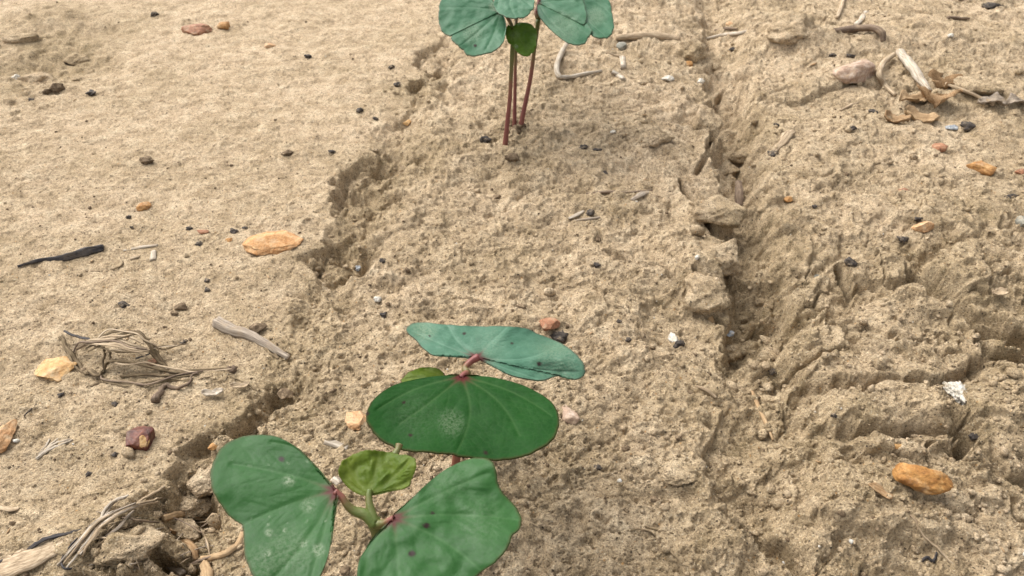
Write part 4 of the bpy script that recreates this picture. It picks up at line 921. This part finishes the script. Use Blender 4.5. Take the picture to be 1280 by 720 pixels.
# --- three far seedlings growing from one spot
def far(bx, by, tx, ty, dtop, label, mid=(0, 0), rad=.00125):
    b = surf(bx, by); b[2] = hz(b[0], b[1]) - .002; s = tag(empty('seedling', b), label, 'seedling', 'far cluster of seedlings')
    top = at(tx, ty, dtop); m_ = (b + top) / 2 + np.array([mid[0], 0, mid[1]])
    stem_part('stem', [b, b + (m_ - b) * .5, m_, m_ + (top - m_) * .5, top], [rad * 1.35, rad * 1.1, rad, rad * .95, rad * 1.1], [.75, .95, .75, .3, .05], s, int(bx)); return s, top
dF = .445
s1, t1 = far(631, 182, 641, 52, dF - .004, 'left stemmed seedling of the far cluster with a big notched left leaf', (.0008, 0))
leaf(s1, 'cotyledon', L_far, (626, 14), dF - .006, (.05, -.28, 1),
     [(619, 6), (610, -6), (590, -16), (566, -14), (553, -2), (548, 14), (549, 30), (555, 41), (562, 45), (565, 44), (564, 50), (571, 55), (576, 60), (580, 64), (586, 69), (600, 69), (616, 64),
      (628, 54), (632, 42), (632, 30), (629, 20)], [(575, 58), (556, 10), (590, -12), (605, 67), (630, 44)], spots=((594, 57, 2.5),), dust=((617, 8, 7, .7), (590, 42, 18, .3)), ripple=.0006, red=.0026, seed=21, NT=260, NS=44, crease=.05, label='big notched left leaf')
stem_part('petiole', [t1, at(640, 34, dF - .003), at(633, 20, dF - .005), at(626, 14, dF - .006)], [.0014, .0012, .001, .001], [.1, .2, .7, 1], s1, 31, 14)
leaf(s1, 'cotyledon', L_far, (640, -10), dF - .002, (0, -.1, 1),
     [(630, -10), (620, -4), (617, 6), (621, 14), (630, 20), (645, 23), (658, 20), (666, 11), (668, -2), (660, -12), (650, -14)], [(645, 22), (622, 8), (664, 8)], ripple=.0006, red=.002, seed=22, NT=160, NS=30)
stem_part('petiole', [t1, at(645, 30, dF), at(644, 4, dF), at(640, -10, dF - .002)], [.0012, .001, .001, .001], [.1, .4, .7, 1], s1, 32, 14)
leaf(s1, 'young_leaf', L_youngfar, (640, 36), dF - .008, (-.05, -.5, 1),
     [(635, 31), (632, 40), (634, 50), (640, 57), (647, 65), (656, 70), (664, 68), (669, 60), (671, 48), (670, 37), (663, 30), (652, 28), (645, 30)], [(660, 66), (640, 52), (671, 44)],
     NT=160, NS=34, ripple=.0012, quilt=.0007, red=.0005, seed=23, edge=.15, dust=((645, 58, 3.5, 1.0), (643, 44, 8, .3)), label='bright green young leaf')
s2, t2 = far(643, 160, 645, 26, dF + .012, 'middle dark red stemmed seedling of the far cluster', (.0, 0), .00105)
stem_part('petiole', [t2, at(650, 8, dF + .013), at(662, -18, dF + .014)], [.0011, .001, .001], [.3, .8, 1], s2, 33, 12)
leaf(s2, 'cotyledon', L_far, (662, -18), dF + .014, (0, .05, 1), [(650, -22), (640, -32), (642, -48), (660, -58), (680, -54), (690, -40), (684, -26), (672, -20)], [(662, -56), (644, -40), (684, -42)], seed=24, NT=120, NS=26, ripple=.0006)
s3, t3 = far(650, 158, 673, 24, dF + .006, 'right leaning seedling of the far cluster with pale green right leaves', (.0012, 0))
stem_part('petiole', [t3, at(670, 16, dF + .006), at(673, 6, dF + .006), at(674, -4, dF + .006)], [.0014, .0011, .001, .001], [.2, .7, .95, 1], s3, 34, 12)
leaf(s3, 'cotyledon', L_far, (673, 4), dF + .004, (.06, -.18, 1),
     [(672, 10), (674, 20), (682, 30), (694, 42), (706, 51), (718, 56), (729, 55), (735, 48), (739, 42), (739, 36), (734, 29), (729, 31), (734, 22), (730, 4), (722, -16), (704, -26), (686, -22), (676, -10)],
     [(732, 34), (720, 54), (726, 2), (690, 36), (700, -22)], dust=((705, 34, 26, .35),), ripple=.0006, red=.0016, seed=25, NT=260, NS=44, crease=.08, label='pale green folded right leaf')
leaf(s3, 'cotyledon', L_far, (712, -14), dF + .016, (.15, -.2, 1),
     [(714, 0), (722, 18), (731, 34), (740, 44), (752, 48), (762, 45), (767, 36), (766, 20), (762, 2), (756, -14), (740, -24), (722, -22)], [(756, 44), (764, 18), (734, 36), (746, -18)],
     dust=((745, 20, 16, .4),), ripple=.0006, red=.001, seed=26, NT=200, NS=36, crease=.05, label='pale green outer right leaf')
stem_part('petiole', [t3, at(684, 2, dF + .010), at(700, -10, dF + .014), at(712, -14, dF + .016)], [.0012, .001, .0009, .0009], [.2, .7, .8, .9], s3, 35, 12)
